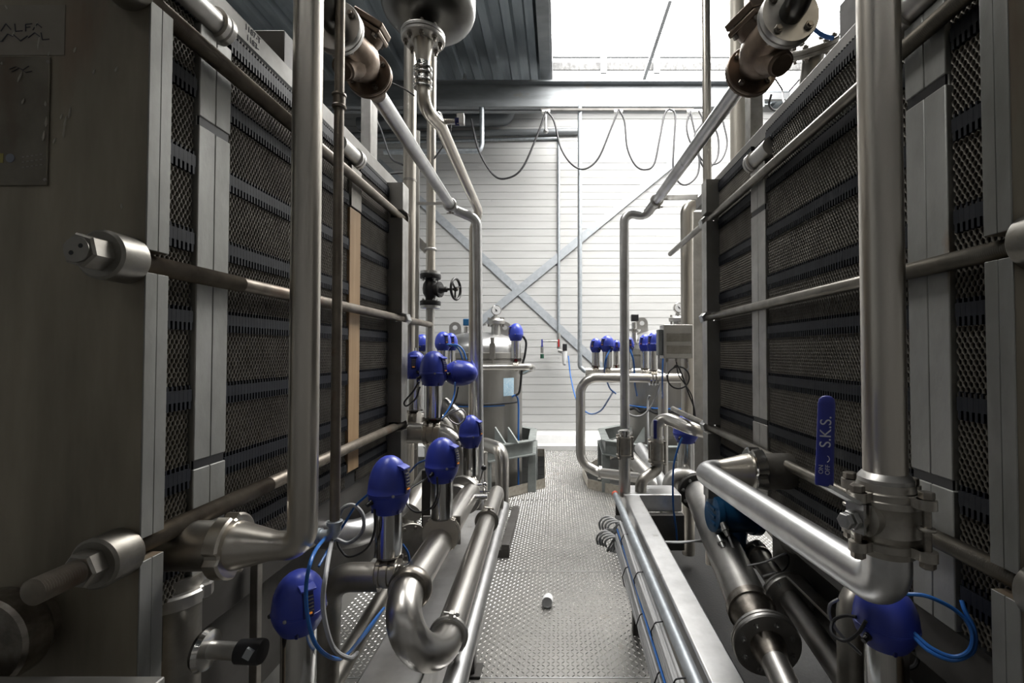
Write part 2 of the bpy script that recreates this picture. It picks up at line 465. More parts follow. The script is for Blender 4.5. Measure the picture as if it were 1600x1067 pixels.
structure(mb, 'trim_9', CURB)
mb = MB()
x0, x1, y0, y1 = SKY2
mb.box(x0-0.05, x0, y0, y1, CEIL, CEIL+0.4); mb.box(x1, x1+0.05, y0, y1, CEIL, CEIL+0.4)
mb.box(x0, x1, y0-0.05, y0, CEIL, CEIL+0.4); mb.box(x0, x1, y1, y1+0.05, CEIL, CEIL+0.4)
structure(mb, 'window_2', CURB)

# ------------------------------------------------------------------ plate heat exchangers
RODZ = (2.215, 1.725, 1.175)
RODZL = (2.252, 1.725, 1.175)
BANDZ = [1.625 + 0.183*k for k in range(-3, 5)]
PITCHW = 0.0124
def pack_mesh(xp, s, y0, y1, z0, z1):
    """Edges of the corrugated plates: neighbouring zigzags close into a honeycomb."""
    row = 0.01075
    step = PITCHW / 2
    ny = int((y1 - y0) / step); nz = int((z1 - z0) / row)
    amp = step / 2 - 0.0006
    zs = []; sg = []
    for k in range(nz):
        # flat contact then slanted move
        zs += [z0 + k*row, z0 + k*row + row*0.62]; sg += [1 if k % 2 else -1]*2
    zs = np.array(zs); sg = np.array(sg); m = len(zs)
    i = np.arange(ny)
    yc = y0 + (i + 0.5)*step
    par = np.where(i % 2 == 0, 1, -1)
    Y = yc[:, None] + par[:, None]*sg[None, :]*amp          # (ny, m)
    Z = np.broadcast_to(zs, Y.shape)
    t = 0.0013
    V = np.zeros((ny, m, 4, 3))
    for c, (dx, dy) in enumerate(((0.006, -t/2), (0, -t/2), (0, t/2), (0.006, t/2))):
        V[:, :, c, 0] = s*(xp + dx); V[:, :, c, 1] = Y + dy; V[:, :, c, 2] = Z
    idx = np.arange(ny*m*4).reshape(ny, m, 4)
    F = []
    for a, b in ((0, 1), (1, 2), (2, 3)):
        F.append(np.stack([idx[:, :-1, a], idx[:, :-1, b], idx[:, 1:, b], idx[:, 1:, a]], -1).reshape(-1, 4))
    F = np.concatenate(F)
    V = V.reshape(-1, 3)
    return V, F
def np_mesh(name, V, F):
    me = bpy.data.meshes.new(name)
    me.vertices.add(len(V)); me.vertices.foreach_set('co', V.astype(np.float32).ravel())
    me.loops.add(F.size); me.loops.foreach_set('vertex_index', F.astype(np.int32).ravel())
    me.polygons.add(len(F)); me.polygons.foreach_set('loop_start', np.arange(0, F.size, 4, dtype=np.int32))
    me.update(calc_edges=True); me.validate()
    return me
def exchanger(s, rodz, label, xp, xe, yf0, yf1, yr0, yr1, bars, ztop_beam, xbeam, zplate_top):
    def SX(x): return s*x
    def bx(m, xa, xb, *r):
        m.box(min(SX(xa), SX(xb)), max(SX(xa), SX(xb)), *r)
    root = thing('plate_heat_exchanger', label, 'heat exchanger', (SX(xp + 0.45), (yf0+yr1)/2, 0))
    # end plates with slots for the tie rods
    def end_plate(name, y0, y1, ztop, mat_, edge_mat, slot, zbot=0.5):
        m = MB(); bx(m, xe + 0.062, xe + 1.15, y0, y1, zbot, ztop)
        m2 = MB(); z0 = zbot; ym = (y0 + y1)/2
        for rz in sorted(rodz) + [None]:
            z1 = (rz - slot) if rz else ztop
            bx(m, xe + 0.003, xe + 0.0622, y0, y1, z0, z1)
            bx(m2, xe, xe + 0.003, y0, ym - 0.0004, z0, z1); bx(m2, xe, xe + 0.003, ym + 0.0004, y1, z0, z1)
            z0 = (rz + slot) if rz else 0
        pl = build(m, name, mat_, root)
        build(m2, 'plate_edge', edge_mat, pl, 0.001, label='notched grey plate edge')
        return pl
    fp = end_plate('front_plate', yf0, yf1, 2.95 if s < 0 else 3.0, PLATE, PLATE_E, 0.022)
    rp = end_plate('rear_plate', yr0, yr1, zplate_top, REARP, STEEL_M, 0.022, 0.84)
    # plate pack
    Vs = []; Fs = []; base = 0
    cuts = [yf1 + 0.004]
    for (a, b, kind) in bars: cuts += [a, b]
    cuts.append(yr0)
    segs = [(cuts[i], cuts[i+1]) for i in range(0, len(cuts), 2)]
    for (a, b) in segs:
        V, F = pack_mesh(xp, s, a, b, 1.0, ztop_beam - 0.01)
        Vs.append(V); Fs.append(F + base); base += len(V)
    V = np.concatenate(Vs); F = np.concatenate(Fs)
    V = V - np.array(root.location)[None, :]
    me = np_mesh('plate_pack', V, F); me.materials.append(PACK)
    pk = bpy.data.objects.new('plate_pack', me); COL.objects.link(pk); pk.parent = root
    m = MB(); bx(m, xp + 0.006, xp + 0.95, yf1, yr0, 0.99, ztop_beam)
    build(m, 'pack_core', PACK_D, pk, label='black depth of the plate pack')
    # black hook bands
    for bz in BANDZ:
        for (a, b) in segs:
            m = MB()
            n = int((b - a) / PITCHW)
            for i in range(n):
                y = a + (i + 0.5)*PITCHW
                x1 = xp - 0.007
                bx(m, x1, xp + 0.012, y - 0.0060, y + 0.0060, bz - 0.006, bz + 0.021)
                bx(m, x1, xp + 0.012, y - 0.0031, y + 0.0031, bz - 0.024, bz - 0.006)
                bx(m, x1 + 0.003, xp + 0.012, y + 0.0010, y + 0.0052, bz + 0.021, bz + 0.031)
            bx(m, xp + 0.004, xp + 0.012, a, b, bz - 0.022, bz + 0.024)
            build(m, 'gasket_band', BAND, root)
    # frame bars between the plate sections
    for (a, b, kind) in bars:
        zt = 2.335 if s < 0 else 2.275
        xa = xp - 0.010
        if kind == 'wood':
            m = MB(); bx(m, xa, xp + 0.05, a, b, 1.06, 2.145)
            build(m, 'wooden_batten', WOOD, root, 0.003, label='pale wooden batten')
            m = MB(); bx(m, xa - 0.004, xp + 0.05, a + 0.004, b - 0.004, 2.15, 2.32)
            build(m, 'end_piece', STEEL_D, root, 0.002)
        else:
            m = MB()
            for z0, z1 in ((1.0, 1.275), (1.295, 2.09), (2.112, zt)):
                ym = (a + b)/2; bx(m, xa, xp + 0.05, a, ym - 0.0004, z0, z1); bx(m, xa, xp + 0.05, ym + 0.0004, b, z0, z1)
            bx(m, xa + 0.008, xp + 0.05, a + 0.002, b - 0.002, 1.0, zt)
            cbar = build(m, 'connector_bar', PLATE_E if kind == 'light' else STEEL_M, root, 0.0025)
            for z0, z1 in ((1.27, 1.30), (2.085, 2.117)):
                m = MB(); bx(m, xa + 0.003, xa + 0.02, a + 0.004, b - 0.004, z0, z1); build(m, 'slot', BLACK, cbar)
        # hanging roller above the bar
        m = MB(); yc = (a + b)/2
        c = Vector((SX(xp - 0.002), a - (0.092 if s < 0 else 0.045), 2.368 if s < 0 else 2.312))
        m.lathe(c, (0, 1, 0), [(0, 0.02), (0.0, 0.033), (0.135, 0.033), (0.137, 0.041), (0.15, 0.041), (0.152, 0.033), (0.157, 0.041), (0.172, 0.041), (0.172, 0.02)], 28)
        build(m, 'hanger_roller', STEEL_M, root)
    # carrying bar above and guide bar below
    m = MB(); bx(m, xbeam, xbeam + 0.3, yf1, yr1 + 0.35, ztop_beam, ztop_beam + 0.062)
    build(m, 'carrying_bar', CARRY, root, 0.003)
    m = MB(); bx(m, xp + 0.02, xp + 0.6, yf1, yr0, 0.86, 0.985)
    build(m, 'guide_bar', DARKSTEEL, root, 0.003)
    # legs
    for y in (yf0 + 0.2, yr0 + 0.03):
        m = MB(); bx(m, xe + 0.65, xe + 0.75, y, y + 0.05, 0, 0.86)
        build(m, 'leg', DARKSTEEL, root)
    return root, fp, rp

def tie_rod(root, x, z, y0, y1, r, mat_, thread_to, nuts):
    m = MB(); prof = [(0, r*0.8), (0.003, r*1.06)]
    t = 0.003; pit = 0.0042
    while t < thread_to - y0:
        prof += [(t, r*1.07), (t + pit*0.5, r*0.96)]; t += pit
    prof += [(thread_to - y0 + 0.002, r), (y1 - y0 - 0.004, r), (y1 - y0, r*0.8)]
    m.lathe((x, y0, z), (0, 1, 0), prof, 20)
    o = build(m, 'tie_rod', mat_, root, sharp=60)
    for (ya, yb, R, mt, roll) in nuts:
        m = MB().hexa((x, ya, z), (x, yb, z), R, roll)
        build(m, 'nut', mt, o)
    return o

XL = dict(xp=0.86, xe=0.786, yf0=0.90, yf1=0.953, yr0=2.383, yr1=2.475)
XR = dict(xp=0.79, xe=0.727, yf0=0.755, yf1=0.805, yr0=2.31, yr1=2.385)
exl, fpl, rpl = exchanger(-1, RODZL, 'plate heat exchanger with brown front plate and a pale wooden batten between its plates', bars=[(1.11, 1.217, 'light'), (1.924, 2.03, 'wood')], ztop_beam=2.41, xbeam=0.87, zplate_top=2.41, **XL)
exr, fpr, rpr = exchanger(1, RODZ, 'plate heat exchanger with two grey connector bars behind the blue valve lever', bars=[(0.942, 1.053, 'light'), (1.776, 1.905, 'steel')], ztop_beam=2.375, xbeam=0.80, zplate_top=2.40, **XR)
# tie rods
def sleeve(root, x, z, ya, yb, R, mt):
    m = MB().lathe((x, ya, z), (0, 1, 0), [(0, R*0.6), (0, R*0.90), (0.0045, R), (yb-ya-0.003, R), (yb-ya, R*0.95), (yb-ya, R*0.6)], 40)
    return build(m, 'sleeve', mt, root)
SLV = mat('worn_grey_sleeve', (0.33, 0.315, 0.285), (0.22, 0.205, 0.18), 0.8, 0.42, 0.1, 12, 0.1, 60, rust=(0.20, 0.11, 0.06), rust_amt=0.3, rust_scale=14, rust_stretch=(1, 1, 1))
x = -0.82
r0 = tie_rod(exl, x, RODZ[1], 0.82, 3.06, 0.0185, ROD, 1.22, [(0.805, 0.85, 0.031, SLV, 0.3), (2.48, 2.545, 0.036, NUT, 0.2)])
sleeve(r0, x, RODZ[1], 0.842, 0.901, 0.045, SLV)
m = MB().lathe((x, 0.8035, RODZ[1]), (0, -1, 0), [(-0.002, 0.022), (0.002, 0.022), (0.002, 0.02)], 24); cf = build(m, 'rod_face', STEEL_D, r0)
for dx, dz in ((0.008, 0.006), (-0.008, -0.006)):
    build(MB().cyl((x+dx, 0.8032, RODZ[1]+dz), (x+dx, 0.8012, RODZ[1]+dz), 0.004, 12), 'hole', BLACK, cf)
r1 = tie_rod(exl, x, RODZ[2], 0.745, 2.50, 0.0195, ROD, 1.35, [(0.815, 0.85, 0.031, STEEL_D, 0.1)])
sleeve(r1, x, RODZ[2], 0.842, 0.901, 0.045, SLV)
build(MB().lathe((x, 2.477, RODZ[2]), (0, 1, 0), [(0, 0.034), (0.012, 0.034), (0.016, 0.028)], 24), 'washer', SLV, r1)
r2 = tie_rod(exl, x, RODZL[0], 0.80, 2.50, 0.0195, ROD, 1.5, [(0.815, 0.85, 0.031, STEEL_D, 0.1)])
sleeve(r2, x, RODZL[0], 0.842, 0.901, 0.045, SLV)
build(MB().lathe((x, 2.477, RODZL[0]), (0, 1, 0), [(0, 0.034), (0.012, 0.034), (0.016, 0.028)], 24), 'washer', SLV, r2)
x = 0.76
for i, (ye, rz) in enumerate(zip((3.2, 2.47, 3.15), RODZ)):
    r0 = tie_rod(exr, x, rz, 0.66, ye, 0.0165, ROD_R, 1.12, [(2.39, 2.45, 0.034, NUT, 0.25)])
    sleeve(r0, x, rz, 0.695, 0.757, 0.045, SLV)

# nameplate, label and splashes on the left front plate
np_ = MB()
def fpt(px, py, dy=0.0): return P(px, py, XL['yf0'] - dy)
def front_panel(x0, x1, y0, y1, t, name, mt, bev=0.0):
    a = fpt(x0, y1, t); b = fpt(x1, y0, 0)
    return build(MB().box(a.x, b.x, XL['yf0'] - t, XL['yf0'] - 0.0003, a.z, b.z), name, mt, fpl, bev)
front_panel(-60, 103, 8, 86, 0.0012, 'sticker', mat('paper_sticker_brown', (0.26, 0.23, 0.19), (0.22, 0.195, 0.16), 0.2, 0.5, 0.1, 12), 0)
npl = front_panel(-60, 81, 90, 290, 0.004, 'nameplate', PLATE_N, 0.002)
def rivet(px, py):
    a = fpt(px, py, 0.004); build(MB().lathe(a, (0, -1, 0), [(0, 0.0035), (0.0015, 0.003), (0.0022, 0.001)], 12), 'rivet', STEEL_D, npl)
rivet(76, 97); rivet(71, 281)
def pen(strokes, name, parent, mt, dy, w):
    m = MB()
    for st in strokes:
        pts = [fpt(px, py, dy) for px, py in st]
        for a, b in zip(pts[:-1], pts[1:]):
            m.beam(a, b, w, 0.0006, up=(0, 1, 0))
    return build(m, name, mt, parent)
pen([[(1, 49), (9, 37), (17, 46)], [(23, 37), (24, 49), (35, 48)], [(40, 49), (40, 38), (50, 37)], [(40, 43), (47, 42)], [(51, 47), (58, 37), (65, 43)],
     [(-6, 52), (-5, 65), (5, 64)], [(3, 64), (12, 53), (20, 57)], [(21, 54), (32, 64), (43, 56)], [(44, 59), (54, 51), (62, 57)], [(64, 51), (66, 62), (77, 61)]], 'handwriting', fpl, INK, 0.0018, 0.0016)
pen([[(15, 108), (25, 104), (36, 109), (45, 103)], [(18, 112), (30, 106), (40, 113), (50, 111)]], 'marking', npl, INK, 0.0046, 0.001)
m = MB()
for k in range(3):
    for j in range(5):
        a = fpt(34 + 7*j, 262 - 8*k - j, 0.0046); m.box(a.x, a.x + 0.005, a.y, a.y + 0.0004, a.z, a.z + 0.0022)
build(m, 'stamped_rows', STEEL_D, npl)
a = fpt(0, 247, 0.0046); build(MB().box(a.x-0.02, a.x + 0.006, a.y, a.y+0.0004, a.z-0.009, a.z+0.009), 'sticker', LABEL_Y, npl)
a = fpt(16, 247, 0.0043); build(MB().cyl(a, a + Vector((0, -0.0006, 0)), 0.0085, 20), 'seal', mat('blue_grey_seal', (0.2, 0.22, 0.26), None, 0, 0.5), npl)
m = MB(); random.seed(9)
for (px, py, L, ang) in [(10, 11, 9, 60), (22, 52, 15, 115), (61, 66, 26, 97), (57, 40, 14, 110), (77, 84, 9, 105), (31, 120, 18, 112), (36, 158, 10, 110), (71, 162, 8, 95), (72, 190, 16, 95), (68, 212, 16, 98), (96, 182, 9, 110), (102, 190, 20, 100), (109, 176, 18, 100), (85, 220, 10, 110), (117, 78, 10, 110), (147, 112, 8, 110), (3, 99, 5, 90), (100, 205, 22, 95), (182, 108, 9, 115), (190, 322, 8, 80)]:
    th = math.radians(ang); px1 = px + L*math.cos(th)/2; py1 = py + L*math.sin(th)/2
    a = fpt(px - L*math.cos(th)/2, py - L*math.sin(th)/2, 0.0048 if (px < 82 and py > 90) else 0.0006); b = fpt(px1, py1, 0.0048 if (px < 82 and py > 90) else 0.0006)
    m.sweep([a, a.lerp(b, 0.3), a.lerp(b, 0.7), b], [0.0004, 0.0014, 0.0019, 0.0006], 6)
build(m, 'splash_marks', CHALK, fpl)

# ------------------------------------------------------------------ pipe fittings
UP = Vector((0, 0, 1))
def tube_part(root, pts, r, bend=0.0, mt=STEEL_B, n=22, name='tube', label=None):
    return build(MB().tube(pts, r, bend, n), name, mt, root, label=label)
def pipe(label, pts, r, bend=0.06, mt=STEEL_B, cat='pipe', name='steel_pipe', group=None, parts=False, n=22):
    if not parts:
        return solo(MB().tube(pts, r, bend, n), name, mt, label, cat, group)
    root = thing(name, label, cat, pts[0], group)
    tube_part(root, pts, r, bend, mt, n)
    return root
def clamp(root, p, d, r, mt=STEEL_M, w=0.012, lug=True, side=None):
    d = Vector(d).normalized(); p = Vector(p)
    m = MB().lathe(p - d*w/2, d, [(0, r*1.02), (0.0, r*1.22), (w*0.25, r*1.34), (w*0.75, r*1.34), (w, r*1.22), (w, r*1.02)], 26)
    o = build(m, 'clamp', mt, root)
    if lug:
        u, v, _ = perp(d); s = Vector(side).normalized() if side else v
        t = d.cross(s)
        m = MB().beam(p + s*r*1.2, p + s*(r*1.2 + 0.016), 0.012, 0.018, up=d)
        m.cyl(p + s*(r*1.2 + 0.012) - t*0.022, p + s*(r*1.2 + 0.012) + t*0.022, 0.0032, 8)
        m.hexa(p + s*(r*1.2 + 0.012) + t*0.012, p + s*(r*1.2 + 0.012) + t*0.020, 0.006)
        build(m, 'wing_nut', mt, o)
    return o
def flange(root, p, d, R, t=0.018, nb=4, rb=None, mt=STEEL_M, bm=None, hub=None, bolt_r=0.009, phase=0.4, name='flange', ends=0.012):
    """Disc centred at p, thickness t to both sides of p, with bolts through it."""
    d = Vector(d).normalized(); p = Vector(p); u, v, _ = perp(d)
    m = MB().lathe(p - d*t/2, d, [(0, R*0.30), (0, R*0.965), (t*0.15, R), (t*0.42, R), (t*0.45, R*0.955), (t*0.55, R*0.955), (t*0.58, R), (t*0.85, R), (t, R*0.965), (t, R*0.30)], 40)
    o = build(m, name, mt, root)
    rb = rb or R*0.78
    proto = None
    for k in range(nb):
        a = 2*math.pi*k/nb + phase
        c = p + (u*math.cos(a) + v*math.sin(a))*rb
        if proto is None:
            m = MB(); h = t/2
            m.hexa(c + d*h, c + d*(h + ends*0.75), bolt_r); m.hexa(c - d*h, c - d*(h + ends*0.75), bolt_r)
            m.cyl(c - d*(h + ends*1.6), c + d*(h + ends*1.2), bolt_r*0.55, 12)
            proto = build(m, 'bolt', bm or BRASSY, o); c0 = c
        else:
            b = proto.copy(); COL.objects.link(b); b.location = proto.location + (c - c0)
    return o
def union(root, p, d, r_pipe, R, w=0.036, mt=STEEL_P, slots=4):
    """Slotted dairy union nut."""
    d = Vector(d).normalized(); p = Vector(p); u, v, _ = perp(d)
    n = 48; prof = [(0, R*0.55), (0, R*0.93), (0.004, R), (w-0.004, R), (w, R*0.93), (w, r_pipe*0.9)]
    m = MB()
    vs = []; fs = []
    for (t, r) in prof:
        for k in range(n):
            a = 2*math.pi*k/n
            rr = r
            if r > R*0.9 and (k % (n//slots)) in (0, 1): rr = r*0.86
            vs.append(p + d*t + (u*math.cos(a) + v*math.sin(a))*rr)
    for i in range(len(prof)-1):
        for k in range(n):
            k2 = (k+1) % n; fs.append((i*n+k, i*n+k2, (i+1)*n+k2, (i+1)*n+k))
    fs.append(tuple(range(n))); fs.append(tuple((len(prof)-1)*n + k for k in range(n)))
    m.add(vs, fs)
    return build(m, 'union_nut', mt, root)
def cable(label, pts, r=0.004, mt=CABLE, name='cable', cat='cable', group=None, n=8):
    return solo(MB().sweep(spline(pts, 8), r, n), name, mt, label, cat, group)
def cable_part(root, pts, r=0.004, mt=CABLE, name='cable'):
    return build(MB().sweep(spline(pts, 8), r, 8), name, mt, root)

HEADP = [(0, 0.60), (0.0, 0.64), (0.09, 0.78), (0.20, 0.92), (0.30, 0.99), (0.345, 1.0), (0.35, 1.018), (0.385, 1.018), (0.39, 1.0), (0.50, 0.985),
         (0.62, 0.94), (0.72, 0.865), (0.81, 0.755), (0.88, 0.62), (0.94, 0.45), (0.98, 0.26), (1.0, 0.0)]
def blue_valve(label, px, ytop, yhb, ycb, ybody, Y, wpx, vis=20, axis=(1, 0, 0), bodyR=None, cyl_k=0.66, gland=200, mode='upright', group='blue-headed actuated valves', visor=True, bodyw=0.05):
    base = P(px, ycb, Y); zh = PZ(yhb, Y); zt = PZ(ytop, Y); R = wpx/2*Y/FPX; h = zt - zh
    zb = PZ(ybody, Y) if ybody else None
    root = thing('actuated_valve', label, 'valve', (base.x, base.y, zb if zb else base.z), group)
    M = Matrix.Translation((base.x, base.y, 0))
    hd = MB(M).lathe((0, 0, zh), UP, [(a*h, r*R) for a, r in HEADP], 36)
    head = build(hd, 'control_head', BLUE, root, sharp=50)
    head_details(head, M, zh, h, R, vis, gland, visor)
    rc = R*cyl_k
    m = MB(M).lathe((0, 0, base.z), UP, [(0, rc*0.9), (0.002, rc), (zh - base.z + 0.01, rc), (zh - base.z + 0.012, rc*0.9)], 32)
    build(m, 'actuator_cylinder', STEEL_P, root)
    if zb:
        bR = bodyR or R*0.8
        ax = Vector(axis).normalized(); sd = ax.cross(UP)
        gap = base.z - zb - bR
        m = MB(M)
        top = base.z + 0.001
        for s in (-1, 1):
            c = ax*s*rc*0.35
            m.beam(c + Vector((0, 0, zb + bR*0.9)), c + Vector((0, 0, top)), 0.004, rc*1.5, up=ax)
        m.lathe((0, 0, top - 0.006), UP, [(0, rc*0.85), (0.006, rc*0.85)], 24)
        y = build(m, 'yoke', STEEL_D, root)
        build(MB(M).cyl((0, 0, zb + bR*0.9), (0, 0, top - 0.004), rc*0.28, 14), 'coupling', RED, y)
        w = bodyw
        c = Vector((0, 0, zb))
        m = MB(M).lathe(c - ax*w/2, ax, [(0, bR*0.6), (0, bR*0.96), (0.003, bR), (w*0.22, bR), (w*0.24, bR*0.9), (w*0.36, bR*0.9), (w*0.38, bR*1.02), (w*0.62, bR*1.02),
                                          (w*0.64, bR*0.9), (w*0.76, bR*0.9), (w*0.78, bR), (w - 0.003, bR), (w, bR*0.96), (w, bR*0.6)], 36)
        body = build(m, 'valve_body', STEEL_B, root)
        u, v, _ = perp(ax)
        for k in range(4):
            a = math.pi/4 + k*math.pi/2; q = c + (u*math.cos(a) + v*math.sin(a))*bR*0.96
            build(MB(M).cyl(q - ax*w*0.45, q + ax*w*0.45, bR*0.07, 8), 'bolt', BRASSY, body)
    return root
def head_details(head, M, zh, h, R, vis, gland, visor=True):
    a = math.radians(vis); e = Vector((math.cos(a), math.sin(a), 0)); t = Vector((-math.sin(a), math.cos(a), 0))
    def pr(pts, w, name, mt, parent):
        m = MB(M)
        m.prism([e*(r*R) + Vector((0, 0, zh + z*h)) - t*w*R/2 for r, z in pts], 0, t*w*R)
        return build(m, name, mt, parent, 0.0012)
    if visor:
        pr([(0.50, 0.865), (0.80, 0.835), (0.99, 0.80), (1.0, 0.775), (0.88, 0.765), (0.5, 0.77)], 0.60, 'brow', BLUE, head)
        st = pr([(0.6, 0.78), (0.885, 0.765), (1.01, 0.62), (1.045, 0.45), (1.02, 0.36), (0.8, 0.36)], 0.40, 'indicator_strip', BLUE_D, head)
        m = MB(M)
        for k in range(5):
            z = 0.70 - k*0.055; rr = 0.93 + 0.12*(1 - ((z - 0.45)/0.33)**1.6 if z > 0.45 else 1) - 0.0
            c = e*(rr*R) + Vector((0, 0, zh + z*h))
            m.beam(c - t*R*0.15, c + t*R*0.15, 0.006, 0.0022, up=UP)
        build(m, 'scale_marks', STEEL_D, st)
        c = e*(1.04*R) + Vector((0, 0, zh + 0.44*h))
        build(MB(M).beam(c - t*R*0.10, c + t*R*0.10, 0.006, 0.0035, up=UP), 'indicator_light', LED, st)
    for off in (-48, 60):
        b = a + math.radians(off); q = Vector((math.cos(b), math.sin(b), 0))
        build(MB(M).lathe(q*R*0.98 + Vector((0, 0, zh + 0.37*h)), q, [(0, R*0.07), (R*0.06, R*0.075), (R*0.07, R*0.05)], 10), 'screw', NUT, head)
    g = math.radians(gland); q = Vector((math.cos(g), math.sin(g), 0))
    build(MB(M).lathe(q*R*0.93 + Vector((0, 0, zh + 0.27*h)), (q*0.8 + Vector((0, 0, -0.3))), [(0, R*0.13), (R*0.12, R*0.13), (R*0.13, R*0.10), (R*0.32, R*0.09), (R*0.33, R*0.05)], 12), 'cable_gland', BLACK, head)
    for off in (-25, 95, 215):
        b = a + math.radians(off); q = Vector((math.cos(b), math.sin(b), 0))
        build(MB(M).box(*(lambda c: (c.x - .003, c.x + .003, c.y - .003, c.y + .003, zh + .03*h, zh + .13*h))(q*R*0.75)), 'lug', BLUE_D, head)

# ------------------------------------------------------------------ left side, near the viewer
# tall riser with reducer and union on the left exchanger
Yg = 1.05
xg = PX(476, Yg); zg = PZ(852, Yg)
root = thing('steel_riser', 'tall stainless riser bending into a slotted union on the left plate pack', 'pipe', (xg, Yg, zg))
rg = 0.0305
tube_part(root, [(xg, Yg, 4.6), (xg, Yg, zg), (xg - 0.07, Yg, zg)], rg, 0.056, STEEL_B, 30)
m = MB().lathe((xg - 0.045, Yg, zg), (-1, 0, 0), [(0, rg), (0.015, rg*1.0), (0.09, 0.050), (0.10, 0.052), (0.12, 0.054)], 32)
build(m, 'reducer', STEEL_B, root)
union(root, (xg - 0.176, Yg, zg), (1, 0, 0), 0.053, 0.069, 0.034, STEEL_B)
m = MB().cyl((xg - 0.172, Yg, zg), (-0.90, Yg, zg), 0.052, 28); build(m, 'nozzle', STEEL_D, root)
# thin brown pipe
Yh = 1.22
a = P(523, 830, Yh)
root = thing('threaded_pipe', 'thin dull brown threaded pipe standing just behind the tall stainless riser', 'pipe', a)
tube_part(root, [(a.x, Yh, 4.4), (a.x, Yh, a.z + 0.02)], 0.0122, 0, ROD, 16)
build(MB().lathe((a.x, Yh, PZ(170, Yh)), UP, [(0, 0.0125), (0.001, 0.017), (0.006, 0.018), (0.01, 0.0155), (0.03, 0.0155), (0.034, 0.018), (0.039, 0.017), (0.04, 0.0125)], 20), 'coupling', ROD, root)
m = MB().tube([(a.x, Yh, a.z + 0.028), (a.x, Yh, a.z - 0.012), (a.x - 0.045, Yh, a.z - 0.012)], 0.0155, 0.018, 18)
m.lathe((a.x, Yh, a.z + 0.016), UP, [(0, 0.0155), (0.001, 0.0195), (0.010, 0.0195), (0.011, 0.0155)], 20)
m.lathe((a.x - 0.034, Yh, a.z - 0.012), (-1, 0, 0), [(0, 0.0155), (0.001, 0.0195), (0.010, 0.0195), (0.011, 0.0155)], 20)
build(m, 'elbow', GALV, root)
tube_part(root, [(a.x - 0.04, Yh, a.z - 0.012), (-0.84, Yh, a.z - 0.012)], 0.0122, 0, GALV, 16, 'nipple')
# process header C with U-bend, return pipe A, lower pipe B
zC = 0.935; xC = -0.385
root = thing('process_pipe', 'wide stainless header ending in a bright U-bend above the aisle floor', 'pipe', (xC, 1.23, zC))
rC = 0.0425
Ye = 1.24
pA = Vector((-0.30, Ye + 0.06, 0.775)); aEnd = Vector((-0.335, 2.62, 0.79))
tube_part(root, [(xC, Ye, zC), (xC, 2.15, zC)], rC, 0, STEEL, 32)
q0 = Vector((xC, Ye, zC)); q1 = pA
mid = (q0 + q1)/2; half = (q1 - q0)/2; R_ = half.length
pts = [q0 + Vector((0, 0.03, 0))]
for k in range(25):
    th = math.pi*k/24
    y_ = -math.sin(th)*0.125
    pts.append(mid - half*math.cos(th) + Vector((0, y_, 0)))
pts.append(q1 + Vector((0, 0.03, 0)))
build(MB().sweep(pts, rC, 30), 'u_bend', STEEL, root)
m = MB().lathe((xC, Ye - 0.012, zC), (0, 1, 0), [(0, rC), (0, rC*1.2), (0.006, rC*1.30), (0.018, rC*1.36), (0.03, rC*1.30), (0.036, rC*1.2), (0.036, rC)], 32)
build(m, 'coupling_ring', BRASSY, root)
# tee branch towards valve 1
yT = 1.31
tube_part(root, [(xC, yT, zC), (xC - 0.05, yT, zC)], 0.036, 0, STEEL_P, 28, 'branch')
root = thing('return_pipe', 'long straight stainless pipe running from the U-bend clamp beside the aisle', 'pipe', pA)
tube_part(root, [pA, aEnd, aEnd + Vector((-0.02, 0.02, -0.3))], 0.040, 0.06, STEEL, 30)
clamp(root, pA + Vector((0, 0.012, 0)), (0, 1, 0), 0.0405, STEEL_M, 0.02, True, (0.15, 0, 1))
dA = (aEnd - pA).normalized()
clamp(root, pA + dA*0.86, dA, 0.0402, STEEL_D, 0.014, True, (0.2, 0, 1))
build(MB().cyl(pA + Vector((-0.085, 0.02, 0.01)), pA + Vector((-0.04, 0.02, 0.01)), 0.007, 12), 'sensor_port', STEEL_M, root)
pipe('stainless pipe lying lowest along the left edge of the chequer plate', [P(702, 1100, 1.18), P(787, 792, 2.75)], 0.032, 0, STEEL_L, n=26)
# skid beam below
m = MB()
m.box(-0.505, -0.345, 0.95, 2.5, 0.715, 0.722); m.box(-0.351, -0.345, 0.95, 2.5, 0.36, 0.722); m.box(-0.505, -0.499, 0.95, 2.5, 0.62, 0.722)
m.box(-0.505, -0.345, 0.95, 0.956, 0.5, 0.722)
sk = thing('skid_beam', 'pale folded sheet beam carrying the left header pipe and its U-bend', 'beam', (-0.425, 1.9, 0))
build(m, 'folded_sheet', STEEL_L, sk, 0.004)
for y in (1.3, 2.3):
    build(MB().box(-0.46, -0.40, y, y+0.06, 0.0, 0.715), 'leg', DARKSTEEL, sk)
    build(MB().box(-0.49, -0.37, y-0.02, y+0.08, 0.0, 0.012), 'foot_plate', DARKSTEEL, sk)
pb = P(702, 1100, 1.18).lerp(P(787, 792, 2.75), 0.25)
build(MB().box(-0.352, pb.x + 0.02, pb.y - 0.015, pb.y + 0.015, pb.z - 0.05, pb.z - 0.028), 'pipe_rest', DARKSTEEL, sk)
# black tube bracket on the floor
bk = thing('floor_bracket', 'black square-tube bracket standing on the chequer plate under the cane pipe', 'bracket', P(785, 860, 3.6))
a = P(790, 863, 3.62); z0 = 0
m = MB().box(a.x - 0.10, a.x + 0.03, 3.6, 3.66, 0.0, 0.06); m.box(a.x - 0.03, a.x + 0.03, 3.6, 4.5, 0.06, 0.10); m.box(a.x-0.16, a.x-0.10, 3.6, 3.66, 0, 0.22)
build(m, 'frame', DARKSTEEL, bk, 0.003)
